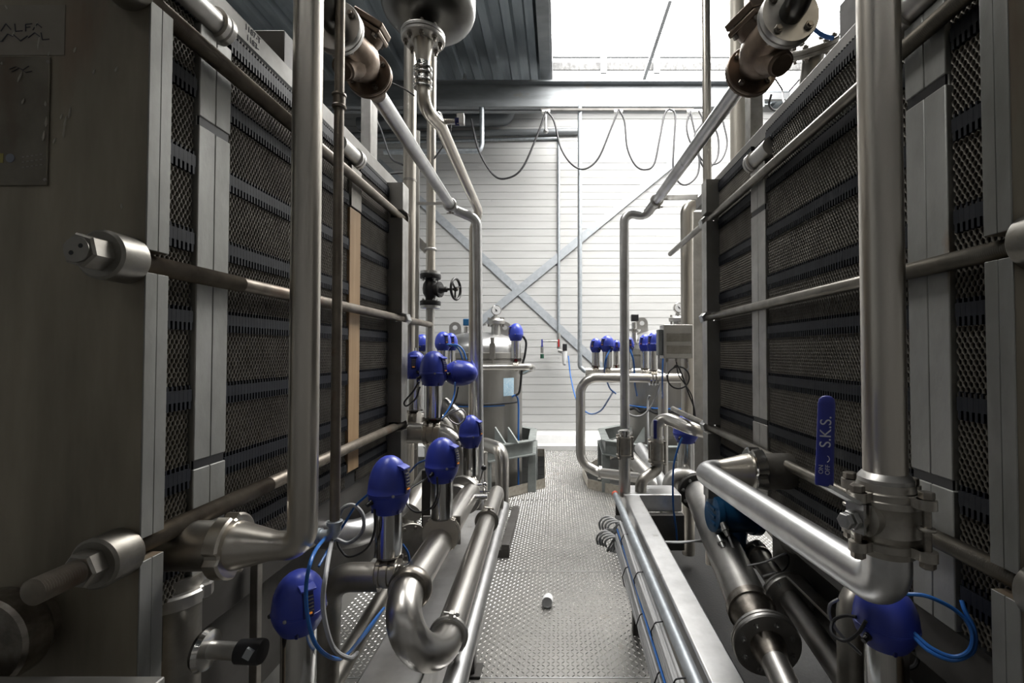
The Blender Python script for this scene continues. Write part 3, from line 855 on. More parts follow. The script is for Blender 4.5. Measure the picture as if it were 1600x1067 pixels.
# cane pipe with wall of U at its top
Yk = 3.0
c0 = P(748, 760, Yk); top = PZ(703, Yk)
root = pipe('stainless cane-shaped pipe hooking over beside the left filter vessel', [(PX(755, Yk) - 0.05, Yk + 0.25, PZ(830, Yk)), (PX(755, Yk) - 0.05, Yk + 0.25, top), (PX(785, Yk), Yk, top), (PX(785, Yk), Yk, PZ(800, Yk))], 0.043, 0.075, STEEL, parts=True, n=26)
clamp(root, (PX(785, Yk), Yk, PZ(792, Yk)), UP, 0.044, STEEL_M, 0.03, True, (1, -0.3, 0))

# blue-headed valves, left
v1 = blue_valve('largest upright blue valve head, nearest the U-bend on the left header', 607, 711, 801, 866, 893, yT, 62, vis=-12, axis=(1, 0, 0), bodyR=0.041, bodyw=0.055, gland=235)
v2 = blue_valve('blue-headed valve standing on the left header, second back from the U-bend', 690, 683, 753, 808, 833, 1.56, 51, vis=-12, axis=(0, 1, 0), bodyR=0.061, bodyw=0.03, gland=250)
m = MB(); b = P(690, 833, 1.56)
m.box(xC - 0.062, xC + 0.062, 1.578, 1.586, zC - 0.02, zC + 0.072)
bp = build(m, 'clamp_plate', STEEL_D, v2)
for dx, dz in ((-0.045, 0.05), (0.045, 0.05), (-0.04, -0.005), (0.04, -0.005)):
    build(MB().hexa((xC + dx, 1.579, zC + dz), (xC + dx, 1.572, zC + dz), 0.006), 'bolt', BRASSY, bp)
v3 = blue_valve('blue valve head beside the two tall steel downpipes, below a coiled cable', 735, 648, 699, 742, 760, 2.2, 36, vis=-18, axis=(1, 0.6, 0), bodyR=0.06, bodyw=0.03, gland=200)
v4 = blue_valve('upright blue valve head above the wide stainless swan-neck pipe', 677, 548, 603, 652, 676, 2.55, 43, vis=-22, axis=(1, 0, 0), bodyR=0.068, bodyw=0.09, gland=215)
v11 = blue_valve('lowest blue valve head, with a lit amber light, wrapped by a blue air hose', 466, 890, 985, 1075, None, 1.10, 76, vis=-42, gland=180)
v11h = [c for c in v11.children if c.name.startswith('control_head')][0]
# wide swan neck under v4 feeding header C
Yv = 2.55
zs = PZ(676, Yv)
root = pipe('wide stainless swan-neck pipe dropping behind the second blue valve', [(-0.90, Yv, zs), (PX(715, Yv), Yv, zs), (PX(715, Yv), Yv, 0.25)], 0.056, 0.13, STEEL, parts=True, n=30)
for px in (662, 668, 690):
    pass
# header behind valve 2: flange and fittings near v3
a = P(722, 775, 2.1)
root = thing('flanged_coupling', 'flanged coupling with a steel knob between header and downpipes', 'coupling', a)
d = Vector((0.35, 1, 0.1)).normalized()
m = MB().lathe(a - d*0.05, d, [(0, 0.05), (0.005, 0.062), (0.02, 0.066), (0.025, 0.05), (0.05, 0.05), (0.055, 0.085), (0.075, 0.085), (0.08, 0.06), (0.12, 0.06)], 32)
build(m, 'body', STEEL_M, root)
b = P(757, 776, 2.0); build(MB().cyl(b - Vector((0.04, 0, 0)), b + Vector((0.012, 0, 0)), 0.012, 16), 'knob', STEEL_P, root)
a = P(756, 731, 2.05)
lv = thing('hand_lever', 'small lever with a black ball knob beside the tall steel downpipes', 'lever', a)
build(MB().ball(a, 0.012, 16, 10), 'ball_knob', BLACK, lv); build(MB().cyl(a, a + Vector((-0.02, 0, -0.07)), 0.004, 10), 'rod', STEEL_M, lv)
a = P(757, 757, 2.05)
tp = thing('sample_tap', 'small steel sample tap below the black ball knob', 'tap', a)
m = MB().cyl(a + Vector((-0.03, 0, 0)), a + Vector((0.012, 0, 0)), 0.007, 12).ball(a, 0.011, 14, 8); build(m, 'body', STEEL_P, tp)
m = MB().cyl(a + Vector((0, 0, -0.045)), a, 0.006, 12).cyl(a + Vector((-0.02, 0, -0.03)), a + Vector((0.022, 0, -0.03)), 0.004, 10); build(m, 'outlet', STEEL_P, tp)

# pipe from valve 1 to the left and down
b = P(607, 893, yT)
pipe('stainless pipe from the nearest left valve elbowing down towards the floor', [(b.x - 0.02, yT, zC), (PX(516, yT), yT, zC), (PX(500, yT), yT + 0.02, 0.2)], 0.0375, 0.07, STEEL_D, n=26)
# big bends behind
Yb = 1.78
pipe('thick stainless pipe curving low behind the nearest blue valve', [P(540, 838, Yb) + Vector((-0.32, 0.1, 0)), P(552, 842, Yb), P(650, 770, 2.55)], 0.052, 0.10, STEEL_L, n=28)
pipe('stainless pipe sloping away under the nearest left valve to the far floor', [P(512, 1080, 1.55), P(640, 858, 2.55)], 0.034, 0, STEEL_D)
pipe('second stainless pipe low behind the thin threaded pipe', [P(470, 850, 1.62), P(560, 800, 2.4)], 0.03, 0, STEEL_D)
a = P(640, 846, 1.9)
root = thing('blind_flange', 'dark bolted flange on a low pipe behind the nearest valve', 'flange', a)
flange(root, a, (0.6, -1, 0.2), 0.07, 0.026, 8, 0.055, STEEL_D, bolt_r=0.007)
tube_part(root, [a, a + Vector((-0.30, 0.5, -0.1))], 0.045, 0, STEEL_D)
# low dark beam and post
solo(MB().box(PX(405, 1.35) - 0.011, PX(405, 1.35) + 0.011, 1.34, 1.362, 0, PZ(872, 1.35)), 'post', STEEL_D, 'thin square steel post below the slotted union of the riser', 'post', bev=0.002)
solo(MB().beam((-0.95, 0.96, 0.70), (-0.95, 2.45, 0.70), 0.06, 0.36), 'base_beam', DARKSTEEL, 'dark base beam along the floor under the left plate pack', 'beam', bev=0.003)
# lower port of the left exchanger
a = P(290, 925, 1.12)
root = thing('bottom_port', 'vertical port pipe with slotted ring below the left plate pack', 'pipe fitting', a)
build(MB().cyl((a.x - 0.03, 1.12, a.z), (a.x - 0.03, 1.12, 1.03), 0.058, 28), 'neck', STEEL_D, root)
union(root, (a.x - 0.03, 1.12, a.z - 0.02), UP, 0.058, 0.078, 0.034, STEEL_M)
tube_part(root, [(a.x - 0.03, 1.12, a.z - 0.01), (a.x - 0.03, 1.12, 0.3)], 0.056, 0, STEEL_D)
# flow sensor with display
a = P(322, 1015, 1.05)
root = thing('flow_sensor', 'small sensor with a dark head and pale display at lower left', 'sensor', a)
build(MB().lathe(a + Vector((-0.01, 0, 0)), (1, 0.0, -0.02), [(0, 0.02), (0, 0.040), (0.008, 0.044), (0.018, 0.040), (0.02, 0.02)], 28), 'ferrule', STEEL_P, root)
build(MB().cyl(a, a + Vector((0.075, 0, -0.004)), 0.018, 20), 'stem', STEEL_M, root)
h = build(MB().lathe(a + Vector((0.068, 0, -0.004)), (1, 0, 0), [(0, 0.018), (0.004, 0.024), (0.05, 0.026), (0.056, 0.024), (0.057, 0.0)], 24), 'sensor_head', BLACK, root)
d_ = a + Vector((0.108, -0.024, 0.006))
build(MB(Matrix.Translation(d_) @ Matrix.Rotation(0.5, 4, 'Y')).box(-0.008, 0.008, -0.003, 0.003, -0.011, 0.011), 'display', LCD, h)
# bottom-left: flanged nozzle and ledge in front of the left plate
a = P(6, 990, 0.86)
root = thing('front_nozzle', 'steel nozzle ring jutting from the brown front plate at lower left', 'pipe fitting', a)
build(MB().lathe((a.x, 0.905, a.z), (0, -1, 0), [(0, 0.05), (0, 0.062), (0.03, 0.062), (0.03, 0.075), (0.036, 0.079), (0.075, 0.079), (0.08, 0.073), (0.08, 0.05), (0.0801, 0.048)], 36), 'ring', BRASSY, root)
m = MB().box(-1.5, PX(268, 0.80), 0.72, 0.80, 0.95, 1.012)
solo(m, 'frame_ledge', STEEL_M, 'flat grey frame rail crossing in front of the brown front plate', 'rail', bev=0.003)

# ------------------------------------------------------------------ left side, above and further back
def cast_valve(label, flange_px, Yf, ang, s, sx):
    """Cast strainer valve at the near end of a sloping overhead line; sx = side its cover leans to."""
    p = P(*flange_px, Yf); d = Vector((0, -1, 0))
    root = thing('cast_valve', label, 'valve', p)
    flange(root, p, d, 0.080*s, 0.028*s, 4, 0.060*s, BRONZE, BRASSY, bolt_r=0.0105*s, phase=ang, ends=0.013*s)
    c = p + d*0.11*s
    m = MB().lathe(p + d*0.012, d, [(0, 0.042*s), (0.02*s, 0.045*s), (0.05*s, 0.062*s), (0.085*s, 0.072*s), (0.12*s, 0.070*s), (0.15*s, 0.062*s), (0.225*s, 0.052*s)], 30)
    m.lathe(c, Vector((sx*0.5, -0.1, 0.86)), [(0, 0.045*s), (0.05*s, 0.046*s), (0.07*s, 0.052*s), (0.085*s, 0.052*s)], 26)
    build(m, 'valve_body', BRONZE, root, sharp=60)
    q = Vector((-sx*0.12, -0.55, -0.72)).normalized()
    m = MB().lathe(c, q, [(0, 0.060*s), (0.055*s, 0.052*s), (0.078*s, 0.038*s), (0.104*s, 0.036*s), (0.106*s, 0.031*s), (0.112*s, 0.028*s)], 26)
    build(m, 'plug', BRONZE, root)
    cd = Vector((sx*0.5, -0.1, 0.86)).normalized(); cc = c + cd*0.085*s
    m = MB(frame_matrix(cc, cd, 0.3))
    m.box(-0.052*s, 0.052*s, -0.052*s, 0.052*s, 0, 0.016*s); m.box(-0.05*s, 0.05*s, -0.05*s, 0.05*s, 0.019*s, 0.04*s)
    cv = build(m, 'cover', BRONZE, root, 0.004)
    for i in (-1, 1):
        for j in (-1, 1):
            m = MB(frame_matrix(cc, cd, 0.3)).hexa((i*0.038*s, j*0.038*s, -0.012*s), (i*0.038*s, j*0.038*s, 0), 0.009*s)
            build(m, 'bolt', BRASSY, cv)
    f2 = p + d*0.245*s
    fl = flange(root, f2, d, 0.078*s, 0.036*s, 4, 0.058*s, STEEL_M, BRASSY, bolt_r=0.0115*s, phase=ang, name='counter_flange')
    build(MB().tube([f2, f2 + d*0.075*s, f2 + d*0.075*s + Vector((0, 0, 1.2))], 0.032*s, 0.05, 24), 'rising_pipe', STEEL_V, root)
    return root
# left overhead line J
xJ = -0.595
jn = P(590, 148, 1.54); jf = P(706, 324, 2.66)
Yd = 2.72
xv = PX(749, Yd)
root = pipe('sloping stainless line hung from the left cast valve, stepping over to its downpipe',
            [jn, jf, Vector((jf.x + 0.0, Yd - 0.02, jf.z)) , (xv - 0.02, Yd + 0.02, PZ(341, Yd)), (xv, Yd + 0.02, PZ(800, Yd))], 0.0275, 0.06, STEEL_L, parts=True)
clamp(root, jf + (jn-jf).normalized()*0.05, jn - jf, 0.0285, STEEL_M, 0.02, True, (0, 0.3, -1))
a = P(653, 318, 2.66)
solo(MB().beam(P(650, 318, 2.6), P(700, 318, 2.66), 0.006, 0.016), 'pipe_support', STEEL_M, 'thin flat support arm holding the left sloping line by its clamp', 'bracket')
cast_valve('brown cast strainer valve with bolted flange above the left plate pack', (577, 118), 1.50, 0.5, 0.90, 1)
# vessel overhead with nozzle
Yn = 1.85
xn = PX(658, Yn)
root = thing('overhead_vessel', 'round-bottomed steel vessel hanging overhead at the top edge', 'vessel', (xn, 1.93, 2.87))
prof = [(0, 0.0)] + [(0.12*(1 - math.cos(math.radians(t))), 0.19*math.sin(math.radians(t))) for t in range(10, 91, 8)] + [(0.12, 0.19), (1.4, 0.19)]
build(MB().lathe((xn, 1.93, 2.86), UP, prof, 44), 'shell', STEEL_V, root)
zf = PZ(57, Yn)
build(MB().cyl((xn, Yn+0.03, zf), (xn, Yn+0.05, 2.95), 0.034, 26), 'nozzle', STEEL_D, root)
build(MB().ball((xn + 0.02, 1.76, 2.93), (0.03, 0.02, 0.02), 14, 8), 'lug', BLACK, root)
# flanged downpipe from the vessel, line I
root = thing('vessel_outlet_pipe', 'stainless outlet line with bolted flange and reducer under the overhead vessel', 'pipe', (xn, Yn, zf))
flange(root, (xn, Yn, zf - 0.005), UP, 0.085, 0.034, 8, 0.066, STEEL_M, BRASSY, bolt_r=0.010, phase=0.2, ends=0.014)
zr = PZ(98, Yn)
build(MB().lathe((xn, Yn, zf - 0.02), (0, 0, -1), [(0, 0.04), (0.006, 0.04), (0.012, 0.038), (zf - 0.02 - zr, 0.026), (zf - 0.01 - zr + 0.01, 0.026)], 28), 'reducer', STEEL_B, root)
for py in (108, 116, 128, 137):
    z = PZ(py, Yn); build(MB().lathe((xn, Yn, z - 0.006), UP, [(0, 0.026), (0, 0.034), (0.004, 0.037), (0.008, 0.037), (0.012, 0.034), (0.012, 0.026)], 26), 'ferrule', STEEL_P, root)
tube_part(root, [(xn, Yn, zr + 0.005), (xn, Yn, PZ(132, Yn))], 0.0262, 0, STEEL_P, 24, 'sight_piece')
e1 = P(662, 168, Yn); e2 = P(688, 196, 1.98); e3 = P(748, 330, 2.86)
zv = PZ(345, 2.86)
tube_part(root, [(xn, Yn, PZ(130, Yn)), e1, e2, e3, (PX(739, 2.9), 2.9, zv - 0.05), (PX(739, 2.9), 2.9, PZ(770, 2.9))], 0.0262, [0, 0.07, 0.07, 0.06, 0.05, 0], STEEL_B, 22)
# sight glass / spray valve at its elbow
a = P(683, 190, 1.98)
sv = thing('inline_sensor', 'small sensor with blue collar jutting from the vessel outlet elbow', 'sensor', a)
build(MB().lathe(a, (1, 0, 0), [(0, 0.02), (0, 0.038), (0.012, 0.040), (0.02, 0.034), (0.02, 0.02)], 26), 'ferrule', STEEL_P, sv)
build(MB().cyl(a + Vector((0.015, 0, 0)), a + Vector((0.085, 0, 0)), 0.011, 16), 'stem', STEEL_P, sv)
build(MB().cyl(a + Vector((0.078, 0, 0)), a + Vector((0.094, 0, 0)), 0.0165, 18), 'collar', BLUE_D, sv)
build(MB().box(a.x + 0.084, a.x + 0.115, a.y - 0.012, a.y + 0.012, a.z - 0.014, a.z + 0.032), 'sensor_head', NUT, sv, 0.003)
# risers behind the left rear plate
Yp = 2.78
root = pipe('broad stainless riser standing directly behind the rear plate of the left exchanger', [(PX(638, Yp), Yp, 0.4), (PX(638, Yp), Yp, 4.6)], 0.037, 0, STEEL_B, parts=True, n=26)
m = MB().lathe((PX(638, Yp), Yp, PZ(284, Yp)), UP, [(0, 0.037), (0, 0.040), (0.012, 0.040), (0.012, 0.037)], 24); build(m, 'strap', STEEL_D, root)
Yq = 3.05; xq = PX(672, Yq)
root = pipe('slim stainless riser carrying the black handwheel valve', [(xq, Yq, PZ(426, Yq)), (xq, Yq, 5.3)], 0.0295, 0, STEEL_B, parts=True)
clamp(root, (xq, Yq, PZ(390, Yq)), UP, 0.030, STEEL_M, 0.016, False)
pipe('slim stainless pipe dropping below the black handwheel valve', [(xq, Yq, PZ(482, Yq)), (xq, Yq, PZ(540, Yq)), (xq, Yq, 0.6)], 0.028, 0, STEEL_M)
solo(MB().beam(P(652, 375, Yq), P(668, 392, Yq), 0.012, 0.05), 'pipe_bracket', STEEL_M, 'short folded bracket clamping the slim riser to the strut', 'bracket')
solo(MB().beam((PX(651, 2.95), 2.95, 0.4), (PX(651, 2.95), 2.95, PZ(205, 2.95)), 0.02, 0.02), 'support_strut', STEEL_M, 'thin upright strut between the two risers behind the left exchanger', 'post')
# black globe valve
zc = PZ(453, Yq)
root = thing('globe_valve', 'black cast globe valve with a round handwheel on the slim riser', 'valve', (xq, Yq, zc))
for py, sgn in ((432, 1), (474, -1)):
    z = PZ(py, Yq)
    flange(root, (xq, Yq, z), UP, 0.066, 0.03, 4, 0.05, CASTB, NUT, bolt_r=0.009, phase=0.7)
    build(MB().lathe((xq, Yq, z + sgn*0.016), (0, 0, sgn), [(0, 0.062), (0.016, 0.062), (0.018, 0.03)], 30), 'steel_flange', NUT, root)
build(MB().lathe((xq, Yq, PZ(472, Yq)), UP, [(0, 0.03), (0.03, 0.032), (0.055, 0.046), (0.085, 0.050), (0.115, 0.046), (0.14, 0.032), (0.17, 0.03)], 28), 'valve_body', CASTB, root, sharp=60)
hw = Vector((xq, Yq, zc))
dr = Vector((1, -0.25, 0)).normalized()
build(MB().lathe(hw, dr, [(0, 0.04), (0.055, 0.036), (0.056, 0.05), (0.072, 0.05), (0.074, 0.026), (0.10, 0.018), (0.115, 0.018), (0.12, 0.008), (0.185, 0.008)], 24), 'bonnet', CASTB, root)
w = build(MB().ring(hw + dr*0.178, dr, 0.066, 0.0085, 36, 10), 'handwheel', CASTB, root)
u_, v_, _ = perp(dr)
m = MB()
for k in range(3):
    a_ = 2*math.pi*k/3 + 0.4; m.cyl(hw + dr*0.175, hw + dr*0.178 + (u_*math.cos(a_) + v_*math.sin(a_))*0.064, 0.006, 10)
m.lathe(hw + dr*0.168, dr, [(0, 0.014), (0.02, 0.014)], 16)
build(m, 'spokes', CASTB, w)
build(MB().hexa(hw + dr*0.187, hw + dr*0.195, 0.008), 'hub_nut', BRASSY, w)
# writing on the left carrying bar
def text_part(txt, size, M, mt, parent, name='lettering', depth=0.0004):
    cu = bpy.data.curves.new('lettering', 'FONT'); cu.body = txt; cu.size = size; cu.extrude = depth; cu.align_x = 'CENTER'; cu.align_y = 'CENTER'
    o = bpy.data.objects.new('lettering', cu); COL.objects.link(o)
    bpy.context.view_layer.update()
    me = bpy.data.meshes.new_from_object(o.evaluated_get(bpy.context.evaluated_depsgraph_get()))
    bpy.data.objects.remove(o); bpy.data.curves.remove(cu)
    base = Vector((0, 0, 0)); q = parent
    while q is not None: base += q.location; q = q.parent
    me.transform(Matrix.Translation(-base) @ M)
    me.materials.clear(); me.materials.append(mt)
    r = bpy.data.objects.new(name, me); COL.objects.link(r); r.parent = parent
    return r
cb = [c for c in exl.children if c.name.startswith('carrying_bar')][0]
Mx = Matrix(((0, 0, 1), (1, 0, 0), (0, 1, 0))).to_4x4()   # text x -> +Y, y -> +Z, faces +X
for i, t in enumerate(('1187-T', '1183-')):
    text_part(t, 0.024, Matrix.Translation((-0.8692, 1.33, 2.456 - 0.026*i)) @ Mx, INK, cb)
# clutter above the left exchanger: dark bracket box, white panel, post
m = MB()
a = P(440, 60, 1.62); m.box(a.x - 0.16, a.x + 0.05, 1.55, 1.75, 2.475, 2.62)
solo(m, 'bracket_box', DARKSTEEL, 'dark folded bracket box standing on the left carrying bar', 'bracket', bev=0.003)
solo(MB().box(PX(560, 2.6), PX(576, 2.6), 2.6, 2.7, 2.3, PZ(112, 2.6)), 'frame_post', STEEL_M, 'short upright frame post behind the left cast valve', 'post', bev=0.004)
cable('black cable drooping behind the left sloping line below the roof', [P(565, 215, 3.4), P(580, 180, 3.4), P(594, 200, 3.4), P(610, 245, 3.1), P(630, 258, 2.78)], 0.006)
cable('black cable looping between the two risers high on the left', [P(600, 272, 3.05), P(648, 268, 3.03), P(668, 260, 3.03), P(700, 215, 3.05), P(705, 190, 3.05)], 0.006)
cable('thin dark wire stretched from the left cast valve past the risers', [P(608, 128, 1.9), P(630, 138, 1.9), P(648, 150, 1.9)], 0.003)

# ------------------------------------------------------------------ left cluster of blue valves behind
def lying_valve(label, px, py, Y, Lpx, wpx, dirn, vis=100):
    c = P(px, py, Y); R = wpx/2*Y/FPX; h = Lpx*Y/FPX
    d = Vector(dirn).normalized()
    root = thing('actuated_valve', label, 'valve', c, 'blue-headed actuated valves')
    M = frame_matrix(c - d*h*0.5, d)
    head = build(MB(M).lathe((0, 0, 0), UP, [(a*h, r*R) for a, r in HEADP], 32), 'control_head', BLUE, root, sharp=50)
    head_details(head, M, 0, h, R, vis, vis + 120)
    build(MB(M).lathe((0, 0, -0.16), UP, [(0, R*0.62), (0.002, R*0.68), (0.17, R*0.68), (0.17, R*0.6)], 28), 'actuator_cylinder', STEEL_P, root)
    return root
lying_valve('blue valve head lying on its side among the upright ones', 722, 583, 2.60, 50, 40, (1, -0.25, 0.0), 60)
blue_valve('small blue valve head left of the lying one, partly behind the slim pipe', 692, 518, 548, 572, 583, 3.58, 25, vis=-50, axis=(1, 0, 0), gland=-20)
blue_valve('small blue valve head peeping from behind its twin near the tank lid', 704, 520, 548, 575, 586, 3.68, 22, vis=-60, axis=(1, 0, 0), gland=-30)
blue_valve('small blue valve head half hidden behind the slim pipe and rear plate', 659, 522, 549, 574, 585, 3.62, 22, vis=-120, axis=(1, 0, 0), gland=-90)
blue_valve('blue valve head half hidden behind the rear plate of the left exchanger', 648, 548, 592, 640, 655, 2.62, 36, vis=-80, axis=(1, 0, 0), gland=-60)
blue_valve('blue valve head on a slim cylinder at the right flank of the left vessel', 806, 505, 533, 560, 572, 4.72, 23, vis=-150, axis=(1, 0, 0), gland=-10, bodyR=0.05)
pipe('manifold pipe under the small twin heads, hidden down behind the rear plate', [P(712, 585, 3.63), P(640, 585, 3.63), P(636, 700, 3.63) - Vector((0, 0, 0.4)), Vector((P(636, 700, 3.63).x, 3.63, 0.0))], 0.045, 0.08, STEEL_M)
# small fittings near rear plate
a = P(645, 560, 2.7)
root = thing('tie_bracket', 'bolted steel clamp block beside the rear plate and its blue head', 'bracket', a)
build(MB().box(a.x - 0.05, a.x + 0.03, 2.66, 2.74, a.z - 0.0, a.z + 0.03), 'block', STEEL_P, root, 0.003)
build(MB().box(a.x - 0.05, a.x + 0.03, 2.66, 2.74, a.z - 0.09, a.z - 0.06), 'block', STEEL_P, root, 0.003)
for dx in (-0.04, 0.02): build(MB().cyl((a.x + dx, 2.68, a.z - 0.12), (a.x + dx, 2.68, a.z + 0.06), 0.006, 10), 'stud', STEEL_P, root)
pipe('stainless elbow pipe passing behind the upright valves near the rear plate', [P(640, 700, 2.9), P(648, 655, 2.9), P(690, 652, 3.0), P(705, 690, 3.0), P(705, 780, 3.0)], 0.045, 0.09, STEEL)
pipe('second stainless bend behind the swan-neck pipe', [P(690, 630, 2.6), P(720, 655, 2.6), P(728, 720, 2.6), P(728, 800, 2.6)], 0.042, 0.1, STEEL)
a = P(610, 740, 2.5)
pipe('low stainless bend in the gap under the left plate pack', [P(545, 800, 2.5), P(560, 760, 2.5), P(600, 742, 2.6), P(600, 830, 2.6)], 0.04, 0.08, STEEL_M)
pipe('upright stainless pipe under the rear plate of the left exchanger', [P(628, 690, 2.75), P(628, 860, 2.75)], 0.05, 0, STEEL_D)
pipe('stainless pipe slanting behind the second blue valve of the left header', [P(640, 800, 2.3), P(672, 745, 2.5)], 0.06, 0, STEEL)
solo(MB().box(PX(660, 2.1), PX(678, 2.1), 2.1, 2.16, 0, PZ(735, 2.1)), 'support_post', DARKSTEEL, 'dark post between the first two valves of the left header', 'post', bev=0.003)
# ------------------------------------------------------------------ cables on the left
cable('blue air hose looping round the lowest blue valve head', [P(512, 835, 1.25), P(488, 870, 1.02), P(478, 930, 1.0), P(490, 1000, 1.0), P(520, 1028, 1.05), P(545, 1020, 1.15), P(580, 975, 1.4), P(600, 950, 1.5)], 0.0042, HOSE, 'air_hose', 'hose')
cable('grey cable hanging in a long loop over the lowest blue valve head', [P(520, 838, 1.25), P(510, 890, 1.04), P(505, 950, 1.02), P(520, 1010, 1.04), P(545, 1028, 1.08), P(558, 1020, 1.2)], 0.005, CABLE_G)
cable('blue air hose lying along the skid towards the lower left', [P(440, 1075, 1.15), P(490, 1050, 1.3), P(540, 1025, 1.4), P(575, 985, 1.55), P(600, 950, 1.7)], 0.004, HOSE, 'air_hose', 'hose')
cable('grey cable coiled in a ring beside the thin threaded pipe', [P(525, 842, 1.35), P(545, 848, 1.35), P(566, 830, 1.35), P(567, 805, 1.35), P(552, 789, 1.35), P(535, 795, 1.35), P(528, 815, 1.35)], 0.0055, CABLE_G)
cable('blue air hose running from the nearest blue head to the left elbow', [P(578, 770, 1.33), P(556, 790, 1.35), P(540, 815, 1.36), P(515, 855, 1.36), P(498, 885, 1.3)], 0.0035, HOSE, 'air_hose', 'hose')
cable('black cable hanging from the nearest blue head down its cylinder', [P(585, 795, 1.27), P(585, 830, 1.26), P(572, 858, 1.3), P(545, 870, 1.4), P(530, 855, 1.42), P(526, 840, 1.42)], 0.0032)
cable('black cable drooping from the second blue head across the gap', [P(683, 745, 1.5), P(683, 775, 1.5), P(672, 795, 1.52), P(650, 800, 1.56), P(635, 785, 1.6), P(640, 765, 1.65), P(662, 750, 1.7), P(668, 738, 1.7)], 0.0032)
cable('blue air hose arching into the second blue head', [P(640, 738, 1.7), P(652, 725, 1.65), P(665, 719, 1.6)], 0.0035, HOSE, 'air_hose', 'hose')
cable('black cable loop hanging beside the upright blue head near the rear plate', [P(655, 596, 2.05), P(645, 612, 2.05), P(632, 628, 2.05), P(636, 634, 2.05), P(650, 622, 2.05), P(656, 604, 2.05)], 0.004)
cable('grey cable coiled in a ring above the third blue head', [P(690, 655, 2.1), P(705, 645, 2.1), P(722, 640, 2.1), P(727, 652, 2.1), P(716, 663, 2.1), P(702, 655, 2.1), P(701, 645, 2.1), P(711, 639, 2.1)], 0.0035, CABLE_G)
cable('blue air hose hanging from the lying blue head', [P(711, 597, 2.3), P(710, 615, 2.3), P(703, 635, 2.25), P(690, 655, 2.2)], 0.004, HOSE, 'air_hose', 'hose')
cable('black cable beside the blue hose of the lying head', [P(716, 604, 2.32), P(712, 622, 2.32), P(700, 645, 2.28)], 0.004)
for i, (x, l) in enumerate(((0, 'upper pale blue hose arching from the small twin heads'), (-6, 'lower pale blue hose arching from the small twin heads'))):
    cable(l, [P(704 + x, 538 - i*0, 3.4), P(716 + x, 540, 3.4), P(724 + x, 548, 3.4), P(729 + x, 562, 3.4)], 0.006, HOSE, 'air_hose', 'hose')
cable('blue hose lying against the small cable ring behind the first valve', [P(629, 850, 1.34), P(638, 865, 1.34), P(640, 882, 1.34)], 0.0032, HOSE, 'air_hose', 'hose')

# ------------------------------------------------------------------ right side, near the viewer
Yf = 0.84; xf = PX(1380, Yf)
zE = PZ(922, Yf)
root = thing('steel_riser', 'bright stainless riser standing on the ball valve with the blue lever', 'pipe', (xf, Yf, PZ(755, Yf)))
tube_part(root, [(xf, Yf, PZ(760, Yf)), (xf, Yf, 4.2)], 0.0340, 0, STEEL_B, 40)
build(MB().lathe((xf, Yf, PZ(772, Yf)), UP, [(0, 0.042), (0.03, 0.0425), (0.036, 0.038), (0.04, 0.034)], 32), 'weld_collar', STEEL_M, root)
# ball valve
zb0, zb1 = PZ(846, Yf), PZ(766, Yf)
root = thing('ball_valve', 'stainless three-piece ball valve with a long blue lever', 'valve', (xf, Yf, zb0))
BV = mat('cast_stainless', (0.44, 0.415, 0.37), (0.34, 0.32, 0.285), 0.95, 0.42, 0.08, 20, 0.15, 90)
m = MB().lathe((xf, Yf, zb0 + 0.006), UP, [(0, 0.047), (0.006, 0.052), (0.016, 0.055), (0.02, 0.0535), (zb1 - zb0 - 0.03, 0.0535), (zb1 - zb0 - 0.026, 0.0555), (zb1 - zb0 - 0.016, 0.055), (zb1 - zb0 - 0.012, 0.05)], 36)
body = build(m, 'valve_body', BV, root)
lob = [math.radians(a) for a in (20, 110, 200, 290)]
R_l = 0.068
for nm, z0, z1 in (('top_cap', zb1 - 0.012, zb1 + 0.004), ('bottom_cap', zb0 - 0.006, zb0 + 0.010)):
    m = MB().lathe((xf, Yf, z0), UP, [(0, 0.050), (0.002, 0.053), (z1 - z0 - 0.002, 0.053), (z1 - z0, 0.050)], 36)
    m.lathe((xf, Yf, z0 if nm == 'bottom_cap' else z1), UP if nm == 'top_cap' else -UP, [(0, 0.046), (0.012, 0.043)], 30)
    for a in lob:
        c = Vector((xf + R_l*math.cos(a), Yf + R_l*math.sin(a), z0))
        m.cyl(c, c + UP*(z1 - z0), 0.0145, 18)
        m.beam(Vector((xf, Yf, (z0+z1)/2)), Vector((c.x, c.y, (z0+z1)/2)), 0.027, z1 - z0)
    build(m, nm, BV, root)
for a in lob:
    c = Vector((xf + R_l*math.cos(a), Yf + R_l*math.sin(a), 0))
    m = MB().cyl(c + UP*(zb0 - 0.016), c + UP*(zb1 + 0.012), 0.0062, 14)
    m.hexa(c + UP*(zb1 + 0.004), c + UP*(zb1 + 0.016), 0.0115); m.hexa(c + UP*(zb0 - 0.018), c + UP*(zb0 - 0.006), 0.0115)
    build(m, 'bolt', BRASSY, root)
    m = MB().ring(c + UP*((zb0+zb1)/2), UP, 0.0095, 0.0035, 18, 8); build(m, 'bolt_guide', BV, body)
sd = Vector((-0.93, -0.36, 0)).normalized()
c = Vector((xf, Yf, (zb0 + zb1)/2 + 0.004))
m = MB().lathe(c + sd*0.04, sd, [(0, 0.03), (0.02, 0.03), (0.022, 0.017), (0.035, 0.017)], 26)
m.beam(c + sd*0.062 + UP*0.026, c + sd*0.062 - UP*0.026, 0.034, 0.006, up=sd)
build(m, 'stem_boss', BV, body)
m = MB().cyl(c + sd*0.06, c + sd*0.105, 0.0075, 14); m.hexa(c + sd*0.078, c + sd*0.090, 0.0165); m.hexa(c + sd*0.094, c + sd*0.104, 0.014)
build(m, 'stem_nut', NUT, root)
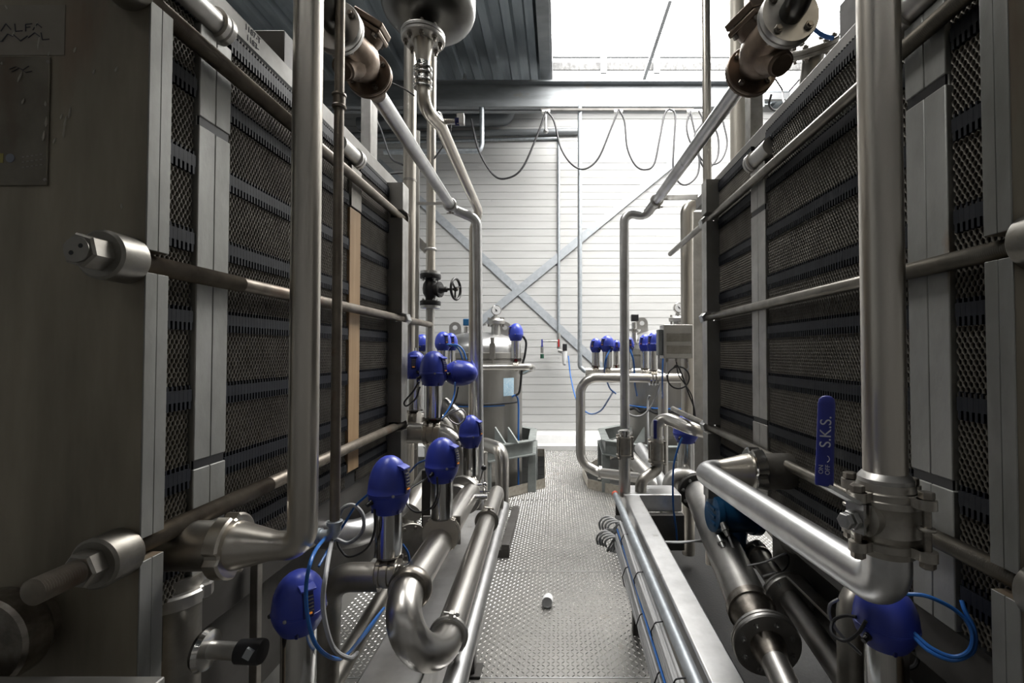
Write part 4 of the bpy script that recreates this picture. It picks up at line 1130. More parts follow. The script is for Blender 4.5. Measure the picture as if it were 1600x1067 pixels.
# lever: flat bar, then the blue sleeve
ztop = PZ(617, 0.80); zlow = PZ(755, 0.80)
tv = UP.cross(sd)
h0 = c + sd*0.074
hb = Vector((PX(1285, 0.79), 0.79, zlow)); ht = Vector((PX(1291, 0.79), 0.79, ztop))
k0 = h0 + UP*0.028
m = MB().beam(h0 - UP*0.022, k0, 0.006, 0.032, up=tv); m.beam(k0, hb, 0.006, 0.024, up=tv); m.beam(hb, hb.lerp(ht, 0.03), 0.005, 0.012, up=tv)
lever = build(m, 'lever', NUT, root)
ax = (ht - hb).normalized()
fr = Matrix((tv, -sd, UP)).transposed().to_4x4()   # local x along tv
nrm = Vector((-0.42, -0.90, 0)).normalized(); side = UP.cross(nrm).normalized()
def sleeve_mesh():
    m = MB(); out = []; L = (ht - hb).length; w = 0.0132; tck = 0.0062
    n = 20
    rings = [(0, 1.0), (0.004, 1.06), (L*0.5, 1.0), (L - 0.013, 0.98), (L - 0.006, 0.86), (L - 0.002, 0.6), (L, 0.2)]
    vs = []; fs = []
    for (t, k) in rings:
        for i in range(n):
            a = 2*math.pi*i/n; ca, sa = math.cos(a), math.sin(a)
            px_ = math.copysign(abs(ca)**0.6, ca)*w*k; py_ = math.copysign(abs(sa)**0.6, sa)*tck*min(1, k*1.05)
            vs.append(hb + ax*t + side*px_ + nrm*py_)
    for j in range(len(rings)-1):
        for i in range(n):
            i2 = (i+1) % n; fs.append((j*n+i, j*n+i2, (j+1)*n+i2, (j+1)*n+i))
    fs += [tuple(range(n))[::-1], tuple((len(rings)-1)*n + i for i in range(n))]
    return m.add(vs, fs)
slv = build(sleeve_mesh(), 'grip_sleeve', BLUE_S, lever)
def grip_text(txt, t, off, size):
    L = (ht - hb).length
    o = hb + ax*(L*t) + side*off + nrm*0.0066
    yv = (-side if side.x > 0 else side); xv_ = ax
    # reading upwards: text x = up the lever, text y = to the left of the lever, normal towards the aisle
    M = Matrix.Translation(o) @ Matrix((xv_, yv, nrm)).transposed().to_4x4()
    text_part(txt, size, M, INK_W, slv, 'lettering', 0.0002)
grip_text('S.K.S.', 0.60, 0.000, 0.0235)
grip_text('ON', 0.18, -0.0055, 0.0095); grip_text('OFF', 0.18, 0.004, 0.0095)
L = (ht - hb).length
m = MB(); q0 = hb + ax*(L*0.30) + nrm*0.0069
m.sweep([q0 + side*(0.006*math.cos(a)) + ax*(0.006*math.sin(a)) for a in [math.radians(x) for x in range(-60, 61, 15)]], 0.0006, 6)
build(m, 'arrow_mark', INK_W, slv)
# inlet pipe with elbow up into the ball valve
xe_ = PX(1097, 1.62); ze_ = PZ(736, 1.62)
root = thing('steel_pipe', 'long stainless pipe running from a slotted union to below the ball valve', 'pipe', (xf, Yf, zE))
tube_part(root, [(xe_ + 0.10, 1.62, ze_), (xe_, 1.62, ze_), (xf, Yf, zE), (xf, Yf, zb0 + 0.0)], 0.038, [0, 0.048, 0.058, 0], STEEL_L, 32)
build(MB().lathe((xe_ + 0.05, 1.62, ze_), (1, 0, 0), [(0, 0.038), (0.012, 0.0385), (0.085, 0.056), (0.098, 0.058), (0.11, 0.060)], 32), 'reducer', STEEL_B, root)
union(root, (xe_ + 0.155, 1.62, ze_), (1, 0, 0), 0.060, 0.080, 0.042, STEEL_P)
build(MB().cyl((xe_ + 0.19, 1.62, ze_), (0.82, 1.62, ze_), 0.060, 28), 'nozzle', STEEL_D, root)
# bottom port
a = P(1216, 800, 1.80)
root = thing('bottom_port', 'dark vertical port with a ring nut below the right plate pack', 'pipe fitting', a)
build(MB().cyl((0.90, 1.80, a.z), (0.90, 1.80, 1.05), 0.060, 28), 'neck', STEEL_D, root)
union(root, (0.90, 1.80, a.z - 0.03), UP, 0.06, 0.085, 0.036, STEEL_D)
tube_part(root, [(0.90, 1.80, a.z), (0.90, 1.80, a.z - 0.10), (1.3, 1.80, a.z - 0.10)], 0.056, 0.07, STEEL_D)
# bottom right valve
vr = blue_valve('blue valve head tucked under the elbow of the ball valve', 1386, 912, 1008, 1120, None, 1.0, 88, vis=40, gland=205)
cable('pair of blue hoses looping out behind the lowest right valve head, upper strand', [P(1415, 928, 0.93), P(1450, 932, 0.91), P(1495, 955, 0.90), P(1518, 985, 0.89), P(1515, 1015, 0.89), P(1490, 1026, 0.90), P(1455, 1012, 0.92), P(1424, 985, 0.95)], 0.0038, HOSE, 'air_hose', 'hose')
cable('pair of blue hoses looping out behind the lowest right valve head, lower strand', [P(1424, 990, 0.95), P(1450, 1016, 0.92), P(1488, 1031, 0.90), P(1520, 1018, 0.89), P(1523, 985, 0.89), P(1508, 955, 0.90), P(1502, 938, 0.91)], 0.0038, HOSE, 'air_hose', 'hose')
cable('black cable looping left of the lowest right valve head', [P(1353, 970, 0.97), P(1340, 990, 0.98), P(1320, 1001, 1.0), P(1300, 990, 1.02), P(1302, 970, 1.04), P(1320, 962, 1.02), P(1338, 964, 1.0)], 0.0035)
cable('grey cable arching down between pipes left of the lowest right valve', [P(1310, 936, 1.1), P(1297, 945, 1.1), P(1297, 965, 1.1), P(1312, 990, 1.1), P(1345, 1022, 1.1)], 0.0035, CABLE_G)
cable('dark cable behind the lowest right valve cylinder', [P(1412, 1005, 1.08), P(1432, 1020, 1.1), P(1430, 1040, 1.1), P(1405, 1048, 1.1)], 0.005)
a = P(1330, 980, 1.25)
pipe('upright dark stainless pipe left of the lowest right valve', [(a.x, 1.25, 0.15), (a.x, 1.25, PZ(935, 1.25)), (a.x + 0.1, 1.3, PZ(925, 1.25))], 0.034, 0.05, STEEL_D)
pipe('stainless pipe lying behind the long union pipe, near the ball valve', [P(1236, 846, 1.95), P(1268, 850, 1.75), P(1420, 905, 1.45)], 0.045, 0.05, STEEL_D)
solo(MB().box(P(1275, 830, 1.8).x - 0.06, P(1275, 830, 1.8).x + 0.10, 1.7, 2.05, PZ(828, 1.8) - 0.01, PZ(828, 1.8)), 'folded_tray', STEEL_M, 'folded steel tray lying under the right plate pack', 'tray', bev=0.003)
solo(MB().beam((1.08, 0.7, 0.62), (1.08, 2.3, 0.62), 0.10, 0.36), 'base_beam', DARKSTEEL, 'dark base beam along the floor under the right plate pack', 'beam', bev=0.003)
solo(MB().beam((0.93, 0.55, 0.66), (0.93, 1.9, 0.66), 0.05, 0.012), 'edge_strip', STEEL_M, 'grey steel strip running below the right front plate', 'strip', bev=0.002)
# big inclined pipe D with two flanges
n0 = P(1195, 1000, 1.72); f0 = P(1090, 768, 2.96)
dD = (f0 - n0).normalized()
root = thing('flow_meter_pipe', 'fat stainless pipe with bolted flanges carrying the teal transmitter', 'pipe', n0)
rD = 0.083
tube_part(root, [n0 + dD*0.16, f0 - dD*0.03], rD, 0, STEEL_M, 34)
build(MB().lathe(n0 + dD*0.02, dD, [(0, 0.05), (0.05, 0.055), (0.09, 0.072), (0.125, rD), (0.125, 0.091), (0.165, 0.091), (0.17, rD)], 34), 'reducer', BRASSY, root)
flange(root, n0 - dD*0.012, dD, 0.118, 0.040, 8, 0.088, STEEL_M, NUT, bolt_r=0.010, phase=0.3)
flange(root, f0, dD, 0.118, 0.04, 8, 0.092, DARKSTEEL, NUT, bolt_r=0.011, phase=0.2)
build(MB().lathe(n0 - dD*0.03, -dD, [(0, 0.062), (0.02, 0.058), (0.07, 0.046), (0.075, 0.045)], 32), 'neck', BRASSY, root)
tube_part(root, [n0 - dD*0.08, n0 - dD*1.1], 0.0445, 0, STEEL_M, 28)
# pipe T beside
n1 = P(1320, 1060, 1.5); f1 = P(1168, 846, 2.35); dT = (f1 - n1).normalized()
root = thing('flanged_pipe', 'stainless pipe with a wide dark flange and small gauge right of the fat pipe', 'pipe', n1)
mid_ = P(1232, 934, 1.95)
tube_part(root, [n1 - dT*0.5, mid_], 0.042, 0, STEEL_M, 28)
flange(root, mid_, dT, 0.105, 0.036, 8, 0.082, STEEL_M, NUT, bolt_r=0.010, phase=0.15)
tube_part(root, [mid_, mid_ + dT*0.30], 0.045, 0, STEEL_D, 28)
c = mid_ + dT*0.30
build(MB().lathe(c, dT, [(0, 0.045), (0, 0.056), (0.012, 0.056), (0.014, 0.048), (0.05, 0.048), (0.052, 0.056), (0.064, 0.056), (0.064, 0.04)], 28), 'valve_ring', STEEL_D, root)
c = c + dT*0.03 + Vector((0, 0, 0.045))
build(MB().lathe(c, Vector((-0.1, -0.5, 0.9)), [(0, 0.024), (0.012, 0.024), (0.014, 0.020), (0.014, 0.0)], 22), 'cap', STEEL_M, root)
a = P(1200, 900, 2.05)
root = thing('proximity_sensor', 'small bright sensor stub with a black lead beside the dark flange', 'sensor', a)
build(MB().cyl(P(1192, 902, 2.05), P(1212, 896, 2.05), 0.010, 14), 'barrel', NUT, root)
cable_part(root, [P(1211, 896, 2.05), P(1222, 893, 2.04), P(1231, 882, 2.02), P(1232, 870, 2.0), P(1228, 866, 2.0)], 0.004)
cable('thin grey cable crossing between the fat pipe and the long union pipe', [P(1168, 884, 2.0), P(1195, 878, 1.95), P(1228, 864, 1.85)], 0.004, CABLE_G)
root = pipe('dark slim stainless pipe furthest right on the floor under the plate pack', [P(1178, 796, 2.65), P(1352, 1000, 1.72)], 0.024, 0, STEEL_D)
# teal transmitter on the fat pipe
a = P(1122, 803, 2.32)
root = thing('flow_transmitter', 'teal blue flow transmitter with two cable glands on the fat pipe', 'transmitter', a)
dx = Vector((1, 0.12, -0.10)).normalized()
build(MB().lathe(a - dx*0.035, dx, [(0, 0.076), (0.004, 0.084), (0.03, 0.088), (0.032, 0.080), (0.20, 0.082), (0.202, 0.088), (0.24, 0.088), (0.245, 0.08)], 36), 'housing', BLUE_T, root)
m = MB()
for z in (-0.035, 0.0, 0.035):
    m.beam(a - dx*0.037 + Vector((0, -0.055, z)), a - dx*0.037 + Vector((0, 0.055, z)), 0.006, 0.012)
build(m, 'cap_ribs', BLUE_T, root)
b = a + dx*0.10
build(MB().lathe(b + Vector((0, 0, -0.06)), (-0.15, -0.1, -1), [(0, 0.05), (0.08, 0.045), (0.10, 0.055), (0.16, 0.055)], 28), 'neck', BLUE_T, root)
for (p0, p1, q) in (((1129, 817, 2.24), (1137, 836, 2.20), [(1140, 842, 2.19), (1148, 862, 2.17), (1158, 885, 2.15), (1168, 900, 2.13), (1170, 885, 2.2), (1162, 862, 2.25)]),
                    ((1122, 838, 2.24), (1129, 852, 2.20), [(1131, 856, 2.19), (1138, 875, 2.17), (1150, 893, 2.14), (1163, 902, 2.12)])):
    g = build(MB().lathe(P(*p0), P(*p1) - P(*p0), [(0, 0.014), (0.02, 0.014), (0.022, 0.018), (0.036, 0.018), (0.038, 0.013), (0.062, 0.011)], 14), 'cable_gland', NUT, root)
    build(MB().sweep(spline([P(*p1)] + [P(*t) for t in q]), 0.006, 8), 'lead', CABLE_G, g)
# valve behind the fat pipe's far flange
blue_valve('squat blue valve head half hidden behind the right bent pipe', 1072, 648, 692, 738, 750, 3.2, 39, vis=-20, axis=(0, 1, 0), bodyR=0.08, bodyw=0.04, gland=230)
pipe('short stainless bend behind the fat pipe far flange', [P(1047, 800, 3.1), P(1047, 745, 3.1), P(1072, 742, 3.1), P(1090, 752, 3.05)], 0.05, 0.08, STEEL_M)
cable('blue hose hanging from the squat blue head into the frame gap', [P(1066, 684, 2.6), P(1058, 705, 2.6), P(1052, 735, 2.6), P(1052, 790, 2.65), P(1057, 830, 2.7), P(1058, 856, 2.75)], 0.0055, HOSE, 'air_hose', 'hose')
# ------------------------------------------------------------------ frame tube, conduit and cables along the right of the aisle
zt = 0.72
ch = thing('skid_frame', 'pale grey frame tube running raised along the right of the aisle', 'frame', (0.435, 1.8, 0))
build(MB().box(0.382, 0.473, 0.85, 2.775, zt - 0.10, zt), 'side_rail', STEEL_L, ch, 0.007)
build(MB().box(0.384, 0.72, 2.78, 2.98, zt - 0.10, zt - 0.001), 'end_rail', STEEL_L, ch, 0.006)
build(MB().box(0.49, 0.72, 2.72, 2.77, zt - 0.30, zt - 0.1), 'end_web', DARKSTEEL, ch, 0.003)
for y in (1.25, 2.62):
    build(MB().box(0.41, 0.46, y, y + 0.05, 0.0, zt - 0.10), 'leg', DARKSTEEL, ch)
build(MB().box(0.384, 0.394, 0.85, 2.77, 0.34, zt - 0.10), 'side_sheet', STEEL_D, ch)
root = thing('conduit', 'galvanised conduit with an orange end cap beside the raised frame tube', 'conduit', (0.355, 2.65, 0.68))
cA = Vector((PX(961, 2.80), 2.80, 0.712)); cB = Vector((0.356, 0.85, 0.702))
tube_part(root, [cA, cB], 0.0185, 0, GALV, 26)
build(MB().lathe(cA + Vector((0, -0.012, 0)), (cA - cB), [(0, 0.0195), (0.03, 0.0195), (0.033, 0.017)], 26), 'end_cap', ORANGE, root)
build(MB().box(cA.x - 0.008, cA.x + 0.03, 2.72, 2.745, 0.62, 0.692), 'hanger', DARKSTEEL, root)
random.seed(12)
# two packed strands: an upper pale one beside the conduit and a lower one hanging below it
lanes = []
for r in range(3):
    for c_ in range(4): lanes.append((0.334 - 0.0105*r - 0.002*c_, 0.690 - 0.0118*c_ - 0.006*(r % 2), 'a'))
for r in range(3):
    for c_ in range(5): lanes.append((0.318 - 0.0108*r - 0.002*c_, 0.628 - 0.0122*c_ - 0.006*(r % 2), 'b'))
for i, (lx, lz, nm) in enumerate(lanes):
    pts = []; ph = random.uniform(0, 6)
    for k in range(9):
        y = 2.42 - k*0.196
        sag = 0.012*k/8
        pts.append(Vector((lx - 0.008*k/8 + 0.0012*math.sin(y*7 + ph), y, lz - sag - (0.012*k/8 if nm == 'b' else 0) + 0.0022*math.sin(y*8 + ph*2))))
    if i % 3 == 0:
        j_ = (i // 3) % 5; row = 0 if nm == 'a' else 1
        loop = []
        for k in range(8):
            th = math.radians(-80 + 42*k)
            loop.append(Vector((lx - 0.03 + 0.045*math.cos(th) - 0.006*j_, 2.46 + 0.016*j_ - 0.06*row + 0.004*k, 0.635 - 0.055*row + (0.034 + 0.004*j_)*math.sin(th))))
        pts = loop[::-1] + pts
    cable('grey cable in the strapped bundle beside the galvanised conduit', pts, 0.0056, CABLE if i in (7, 20) else CABLE_G, group='bundled cables along the frame tube')
cable('blue hose strapped among the grey cables beside the conduit', [(0.302, 2.44, 0.646), (0.301, 2.0, 0.641), (0.298, 1.6, 0.637), (0.295, 1.2, 0.632), (0.293, 0.85, 0.628)], 0.0042, HOSE, 'air_hose', 'hose')
for i, y in enumerate((2.24, 2.04, 1.86, 1.68, 1.52, 1.38, 1.26, 1.15)):
    up_ = i % 2 == 0
    loop_ = [(0.342, 0.640), (0.305, 0.640), (0.298, 0.672), (0.312, 0.700), (0.338, 0.703)] if up_ else [(0.322, 0.552), (0.286, 0.556), (0.278, 0.600), (0.292, 0.638), (0.318, 0.642)]
    m = MB().sweep(fillet([(x_ - 0.004, y, z_ - 0.006) for x_, z_ in loop_], 0.010, 4), 0.0022, 8)
    solo(m, 'cable_tie', BLACK, 'black cable tie wrapped round the grey cable bundle', 'cable tie', 'cable ties on the bundle')
for i in range(4):
    cable('grey cable lying in the gap between the frame tube and the fat pipe', [(0.50, 2.60 - 0.03*i, 0.52 + 0.012*i), (0.62, 2.52 - 0.03*i, 0.55 + 0.01*i), (0.75, 2.55 - 0.02*i, 0.54 + 0.01*i), (0.84, 2.62, 0.50)], 0.005, CABLE_G, group='loose cables in the gap')
tr = solo(MB().box(0.50, 1.45, 0.8, 4.2, 0.10, 0.115), 'floor_shade_sheet', WETSHADE, 'dark sheet added for shade over the wet floor right of the frame tube', 'tray')  # added sheet covering the lit floor; its dark colour stands for shade there
# sample cup left on the floor
c = P(856, 948, 2.96); c.z = 0
root = thing('sample_cup', 'small milky plastic cup tipped over on the chequer plate', 'cup', c)
ax_ = Vector((0.10, 1, 0.0)).normalized(); o_ = Vector((c.x - 0.003, 2.90, 0.0345))
build(MB().lathe(o_, ax_ + Vector((0, 0, -0.05)), [(0.004, 0.0), (0.004, 0.026), (0, 0.029), (0.001, 0.0325), (0.006, 0.034), (0.040, 0.0335), (0.046, 0.030), (0.062, 0.0285), (0.07, 0.026), (0.071, 0.0)], 32), 'cup_wall', CUPW, root)
build(MB().ring(o_ + ax_*0.044, ax_, 0.0312, 0.0022, 30, 8), 'rim', WHITE, root)

# ------------------------------------------------------------------ right side, above and behind
jn = P(1160, 128, 1.52); jf = P(1024, 316, 2.74); Yd = 2.82
xv = PX(976, Yd)
root = pipe('sloping stainless line hung from the right cast valve, ending in a long downpipe', [jn, jf, Vector((jf.x - 0.045, Yd, jf.z - 0.06)), (xv, Yd, PZ(331, Yd)), (xv, Yd, PZ(668, Yd))], 0.0275, [0, 0.05, 0.06, 0.07, 0], STEEL_L, parts=True)
clamp(root, jf + (jn-jf).normalized()*0.04, jn - jf, 0.0285, STEEL_M, 0.02, True, (0.3, 0, -1))
cast_valve('brown cast strainer valve with bolted flange above the right plate pack', (1173, 112), 1.50, 0.9, 1.0, -1)
solo(MB().beam(P(1026, 309, 2.76), P(1090, 308, 2.5), 0.006, 0.03), 'pipe_support', STEEL_M, 'flat support arm from the right rear plate to the sloping line', 'bracket', bev=0.002)
# check valve and lower pipe of that line
root = thing('check_valve', 'stainless check valve with bolt lugs on the long right downpipe', 'valve', (xv, Yd, PZ(700, Yd)))
def check_valve(root, x, Y, py0, py1, r):
    z1, z0 = PZ(py0, Y), PZ(py1, Y); h = z1 - z0
    build(MB().lathe((x, Y, z0), UP, [(0, r*0.7), (0.0, r*1.25), (h*0.12, r*1.25), (h*0.14, r), (h*0.86, r), (h*0.88, r*1.25), (h, r*1.25), (h, r*0.7)], 28), 'valve_body', BV, root)
    for k in range(4):
        a = math.pi/4 + k*math.pi/2; c = Vector((x + r*1.3*math.cos(a), Y + r*1.3*math.sin(a), 0))
        m = MB().cyl(c + UP*(z0 - 0.01), c + UP*(z1 + 0.01), 0.006, 10); m.hexa(c + UP*(z1 - 0.002), c + UP*(z1 + 0.01), 0.010); m.hexa(c + UP*(z0 - 0.01), c + UP*(z0 + 0.002), 0.010)
        build(m, 'bolt', BRASSY, root)
    build(MB().lathe((x, Y, z1 + 0.02), UP, [(0, r*0.75), (0, r*1.0), (0.015, r*1.0), (0.015, r*0.75)], 24), 'ferrule', STEEL_P, root)
check_valve(root, xv, Yd, 683, 713, 0.042)
tube_part(root, [(xv, Yd, PZ(672, Yd)), (xv, Yd, PZ(684, Yd))], 0.034, 0, STEEL_P)
pipe('upright stainless pipe below the check valve, standing on the frame end', [(xv, Yd + 0.02, PZ(712, Yd)), (xv, Yd + 0.02, 0.695)], 0.034, 0, STEEL_M)
Yw = 2.95; x2 = PX(1026, Yw)
root = thing('check_valve', 'second check valve, on the short bent pipe with a blue lever', 'valve', (x2, Yw, PZ(705, Yw)))
check_valve(root, x2, Yw, 690, 722, 0.044)
pipe('stainless pipe bending from the right rear plate over the second check valve', [P(1120, 678, 2.75), P(1082, 670, 2.75), P(1042, 654, 2.93), (x2, Yw, PZ(660, Yw)), (x2, Yw, PZ(692, Yw))], 0.038, [0, 0.05, 0.06, 0.045, 0], STEEL)
pipe('stainless swan-neck dropping below the second check valve', [(x2, Yw, PZ(722, Yw)), (x2, Yw, PZ(733, Yw)), (PX(996, Yw), Yw - 0.10, PZ(745, Yw)), (PX(996, Yw), Yw - 0.10, 0.69)], 0.034, 0.05, STEEL_D)
a = P(1021, 668, 2.96)
lv = thing('valve_lever', 'short upright blue lever beside the second check valve', 'lever', a)
build(MB().box(a.x - 0.010, a.x + 0.010, 2.90, 2.915, a.z - 0.06, a.z + 0.055), 'grip', BLUE_S, lv, 0.005)
# junction box on its post
Yj = 3.0
b0 = P(1037, 507, Yj); b1 = P(1083, 560, Yj)
root = thing('junction_box', 'dull steel junction box with two label plates by the right rear plate', 'box', (0.75, Yj, b1.z))
bx_ = build(MB().box(b0.x, b1.x, Yj, Yj + 0.12, b1.z, b0.z), 'case', STEEL_M, root, 0.004)
for py in (527, 546):
    a = P(1060, py, Yj); build(MB().box(b0.x + 0.018, b1.x - 0.01, Yj - 0.004, Yj, a.z - 0.026, a.z + 0.026), 'label_plate', STEEL_D, bx_, 0.002)
build(MB().box(PX(1030, Yj), b0.x - 0.004, Yj + 0.02, Yj + 0.09, b1.z + 0.02, b0.z - 0.03), 'terminal_block', GALV_G, root, 0.002)
for px in (1042, 1057, 1074):
    a = P(px, 562, Yj + 0.05); build(MB().lathe((a.x, Yj + 0.05, b1.z), -UP, [(0, 0.010), (0.018, 0.010), (0.02, 0.006), (0.03, 0.006)], 12), 'cable_gland', STEEL_D, root)
cable('black cable coil hanging below the junction box', [P(1060 + 17*math.cos(math.radians(t)) , 590 + 17*math.sin(math.radians(t)), Yj - 0.02 - 0.00004*t) for t in range(-90, 640, 30)] + [P(1075, 612, Yj), P(1085, 640, Yj), P(1086, 670, Yj)], 0.005)
cable('black cable dropping from the junction box into its coil', [P(1057, 566, Yj + 0.03), P(1060, 585, Yj), P(1070, 600, Yj), P(1082, 622, Yj), P(1084, 660, Yj)], 0.004)
cable('grey lead curving from the right-hand gland of the junction box', [P(1074, 566, Yj + 0.03), P(1076, 575, Yj), P(1070, 580, Yj)], 0.004, CABLE_G)
cable('grey lead hanging from the left gland of the junction box', [P(1042, 566, Yj + 0.03), P(1041, 585, Yj), P(1046, 600, Yj)], 0.004, CABLE_G)
Ypost = 2.98
solo(MB().box(PX(1084, 3.36), PX(1101, 3.36), 3.36, 3.48, 0.55, PZ(330, 3.36)), 'column', STEEL_M, 'mottled upright steel column behind the right rear plate', 'column', bev=0.004)
pipe('stainless pipe rising beside the mottled column and hooking over', [(PX(1074, 3.2), 3.2, 0.2), (PX(1074, 3.2), 3.2, PZ(325, 3.2)), (PX(1100, 3.2), 3.2, PZ(312, 3.2))], 0.042, 0.07, STEEL_B)
pipe('slim pale stainless pipe rising to the roof behind the right rear plate', [(PX(1107, 2.6), 2.6, 0.4), (PX(1107, 2.6), 2.6, 5.3)], 0.0235, 0, STEEL_B)
pipe('cream lagged pipe rising to the roof right of the slim pale one', [(PX(1157, 3.2), 3.2, 0.4), (PX(1157, 3.2), 3.2, 5.4)], 0.056, 0, CREAM)
solo(MB().box(PX(1176, 2.7), PX(1196, 2.7), 2.7, 2.78, 2.3, 4.6), 'frame_post', STEEL_D, 'dark square frame post behind the right cast valve', 'post', bev=0.003)
a = P(1272, 75, 2.1)
root = thing('overhead_nozzle', 'round steel flange with clamp bolts above the right carrying bar', 'pipe fitting', a)
flange(root, a, (-0.35, -0.5, 0.8), 0.10, 0.04, 6, 0.08, STEEL_D, BRASSY, bolt_r=0.012, phase=0.2)
build(MB().cyl(a, a + Vector((0.0, 0.1, -0.35)), 0.045, 24), 'neck', STEEL_D, root)
solo(MB().box(0.82, 1.05, 1.12, 1.36, 2.44, 2.56), 'bracket_box', DARKSTEEL, 'dark folded bracket box standing on the right carrying bar', 'bracket', bev=0.003)
cable('black cable pair running along the top of the right carrying bar, upper strand', [P(1205, 148, 2.0), P(1202, 165, 2.0), P(1215, 172, 1.95), P(1240, 146, 1.8), P(1300, 92, 1.5)], 0.0045)
cable('black cable pair running along the top of the right carrying bar, lower strand', [P(1209, 120, 2.0), P(1222, 140, 2.1), P(1230, 160, 1.9), P(1300, 98, 1.5)], 0.004)
cable('blue hose peeping out below the right bracket box', [P(1268, 42, 1.6), P(1285, 55, 1.6), P(1302, 60, 1.6)], 0.007, HOSE, 'air_hose', 'hose')

# ------------------------------------------------------------------ background: beam, bracing, vessels
Yb0 = 6.72
root = thing('crane_beam', 'galvanised steel beam crossing under the roof in front of the back wall', 'beam', (0, Yb0, 5.0))
zt, zb_ = PZ(131, Yb0), PZ(172, Yb0)
m = MB().box(-4.5, 2.9, Yb0 - 0.10, Yb0 + 0.10, zt - 0.02, zt); m.box(-4.5, 2.9, Yb0 - 0.012, Yb0 + 0.012, zb_, zt); m.box(-4.5, 2.9, Yb0 - 0.10, Yb0 + 0.10, zb_, zb_ + 0.02)
build(m, 'i_section', BEAMM, root)
m = MB().box(-4.5, 2.9, Yb0 - 0.14, Yb0 - 0.10, zb_ - 0.02, zb_ + 0.08); build(m, 'lower_rail', BEAMM, root)
for px in (726, 876, 1027, 1060):
    a = P(px, 124, Yb0 - 0.08)
    m = MB().box(a.x - 0.03, a.x + 0.03, Yb0 - 0.10, Yb0 - 0.04, zt, zt + 0.03); m.cyl((a.x, Yb0 - 0.07, zt), (a.x, Yb0 - 0.07, zt + 0.09), 0.022, 10)
    build(m, 'beam_clamp', NUT, root)
# festoon
Yfe = 6.55; zr = PZ(173, Yfe)
root = thing('festoon_rail', 'thin rail with small trolleys under the crane beam', 'rail', (1.0, Yfe, zr))
build(MB().box(PX(845, Yfe), PX(1086, Yfe), Yfe - 0.015, Yfe + 0.015, zr, zr + 0.03), 'track', DARKSTEEL, root)
for px in (853, 966, 1046, 1079, 1092):
    a = P(px, 171, Yfe); m = MB().box(a.x - 0.06, a.x + 0.06, Yfe - 0.03, Yfe + 0.03, zr - 0.035, zr + 0.005); build(m, 'trolley', NUT, root, 0.004)
a = P(853, 175, Yfe); m = MB().cyl((a.x, Yfe, zr - 0.03), (a.x, Yfe, PZ(204, Yfe)), 0.017, 10); m.ball((a.x, Yfe, PZ(205, Yfe)), 0.035, 14, 8); build(m, 'hanger', NUT, root)
fest = [('festoon cable loop nearest the risers, lowest black curve before the back wall', [(736, 186), (748, 235), (770, 272), (790, 279), (815, 264), (838, 215), (853, 174)]),
        ('festoon cable loop between the first and second trolleys', [(855, 174), (866, 190), (876, 230), (893, 256), (913, 264), (935, 247), (955, 200), (966, 171)]),
        ('festoon cable loop between the second and third trolleys', [(967, 171), (976, 190), (980, 230), (992, 257), (1007, 265), (1022, 256), (1031, 215), (1038, 180), (1046, 170)]),
        ('festoon cable loop hanging lowest at the right sloping line', [(1046, 170), (1055, 180), (1053, 225), (1052, 262), (1060, 284), (1074, 288), (1090, 272), (1092, 240), (1082, 190), (1079, 173)]),
        ('tangled festoon cable end by the slim pale pipe', [(1079, 173), (1073, 195), (1077, 218), (1090, 240), (1105, 256), (1125, 252), (1136, 225), (1130, 190)]),
        ('second tangled festoon cable end by the slim pale pipe', [(1092, 173), (1098, 190), (1085, 215), (1100, 262), (1120, 248), (1122, 215), (1112, 190)])]
for l, pts in fest:
    cable(l, [P(x, y, Yfe - 0.03) for x, y in pts], 0.014, CABLE)
# pipes and sheets high on the back wall
pipe('grey drain pipe running high along the back wall to an upturned elbow', [P(560, 194, 7.71), P(792, 186, 7.71), P(796, 168, 7.71)], 0.104, 0.12, mat('grey_drain_pipe', (0.16, 0.17, 0.18), None, 0, 0.5))
pipe('thin horizontal pipe high along the back wall', [P(540, 212, 7.765), P(906, 205, 7.765)], 0.05, 0, BEAMM)
pipe('thinner conduit just below the high wall pipe', [P(540, 224, 7.795), P(872, 216, 7.795), P(873, 221, 7.795), P(873, 520, 7.795)], 0.023, 0.03, GALV)
pipe('short pipe turning up beside the first festoon loop', [P(600, 238, 6.62), P(750, 236, 6.62), P(753, 225, 6.62), P(753, 166, 6.62)], 0.033, 0.08, GALV)
pipe('long thin pipe dropping from the beam to the right valve cluster', [P(906, 164, 6.6), P(906, 573, 6.6), P(914, 580, 6.6), P(932, 582, 6.6)], 0.031, 0.05, GALV)
solo(MB().beam(P(1060, 121, 6.9), P(1071, 92, 7.5), 0.03, 0.05), 'stay', GALV, 'short steel stay rising from the beam into the skylight', 'stay')
solo(MB().beam(P(1004, 124, 6.95) + Vector((0, 0, -0.05)), P(1047, 0, 6.0), 0.05, 0.05), 'glazing_bar', CURB, 'pale glazing bar sloping across the skylight', 'bar')
# wind bracing
WB = mat('brace_galvanised', (0.50, 0.53, 0.56), (0.40, 0.43, 0.46), 0.3, 0.5, 0.08, 14)
solo(MB().beam(P(590, 252, 7.72), P(960, 592, 7.72), 0.018, 0.15, up=(0, 1, 0)) if False else MB().beam(P(590, 252, 7.808), P(960, 592, 7.808), 0.125, 0.012, up=(0, 1, 0)), 'wind_brace', WB, 'galvanised brace bar falling from upper left to lower right on the back wall', 'brace')
solo(MB().beam(P(735, 515, 7.793), P(1060, 247, 7.793), 0.125, 0.012, up=(0, 1, 0)), 'wind_brace', WB, 'galvanised brace bar rising from lower left to upper right on the back wall', 'brace')
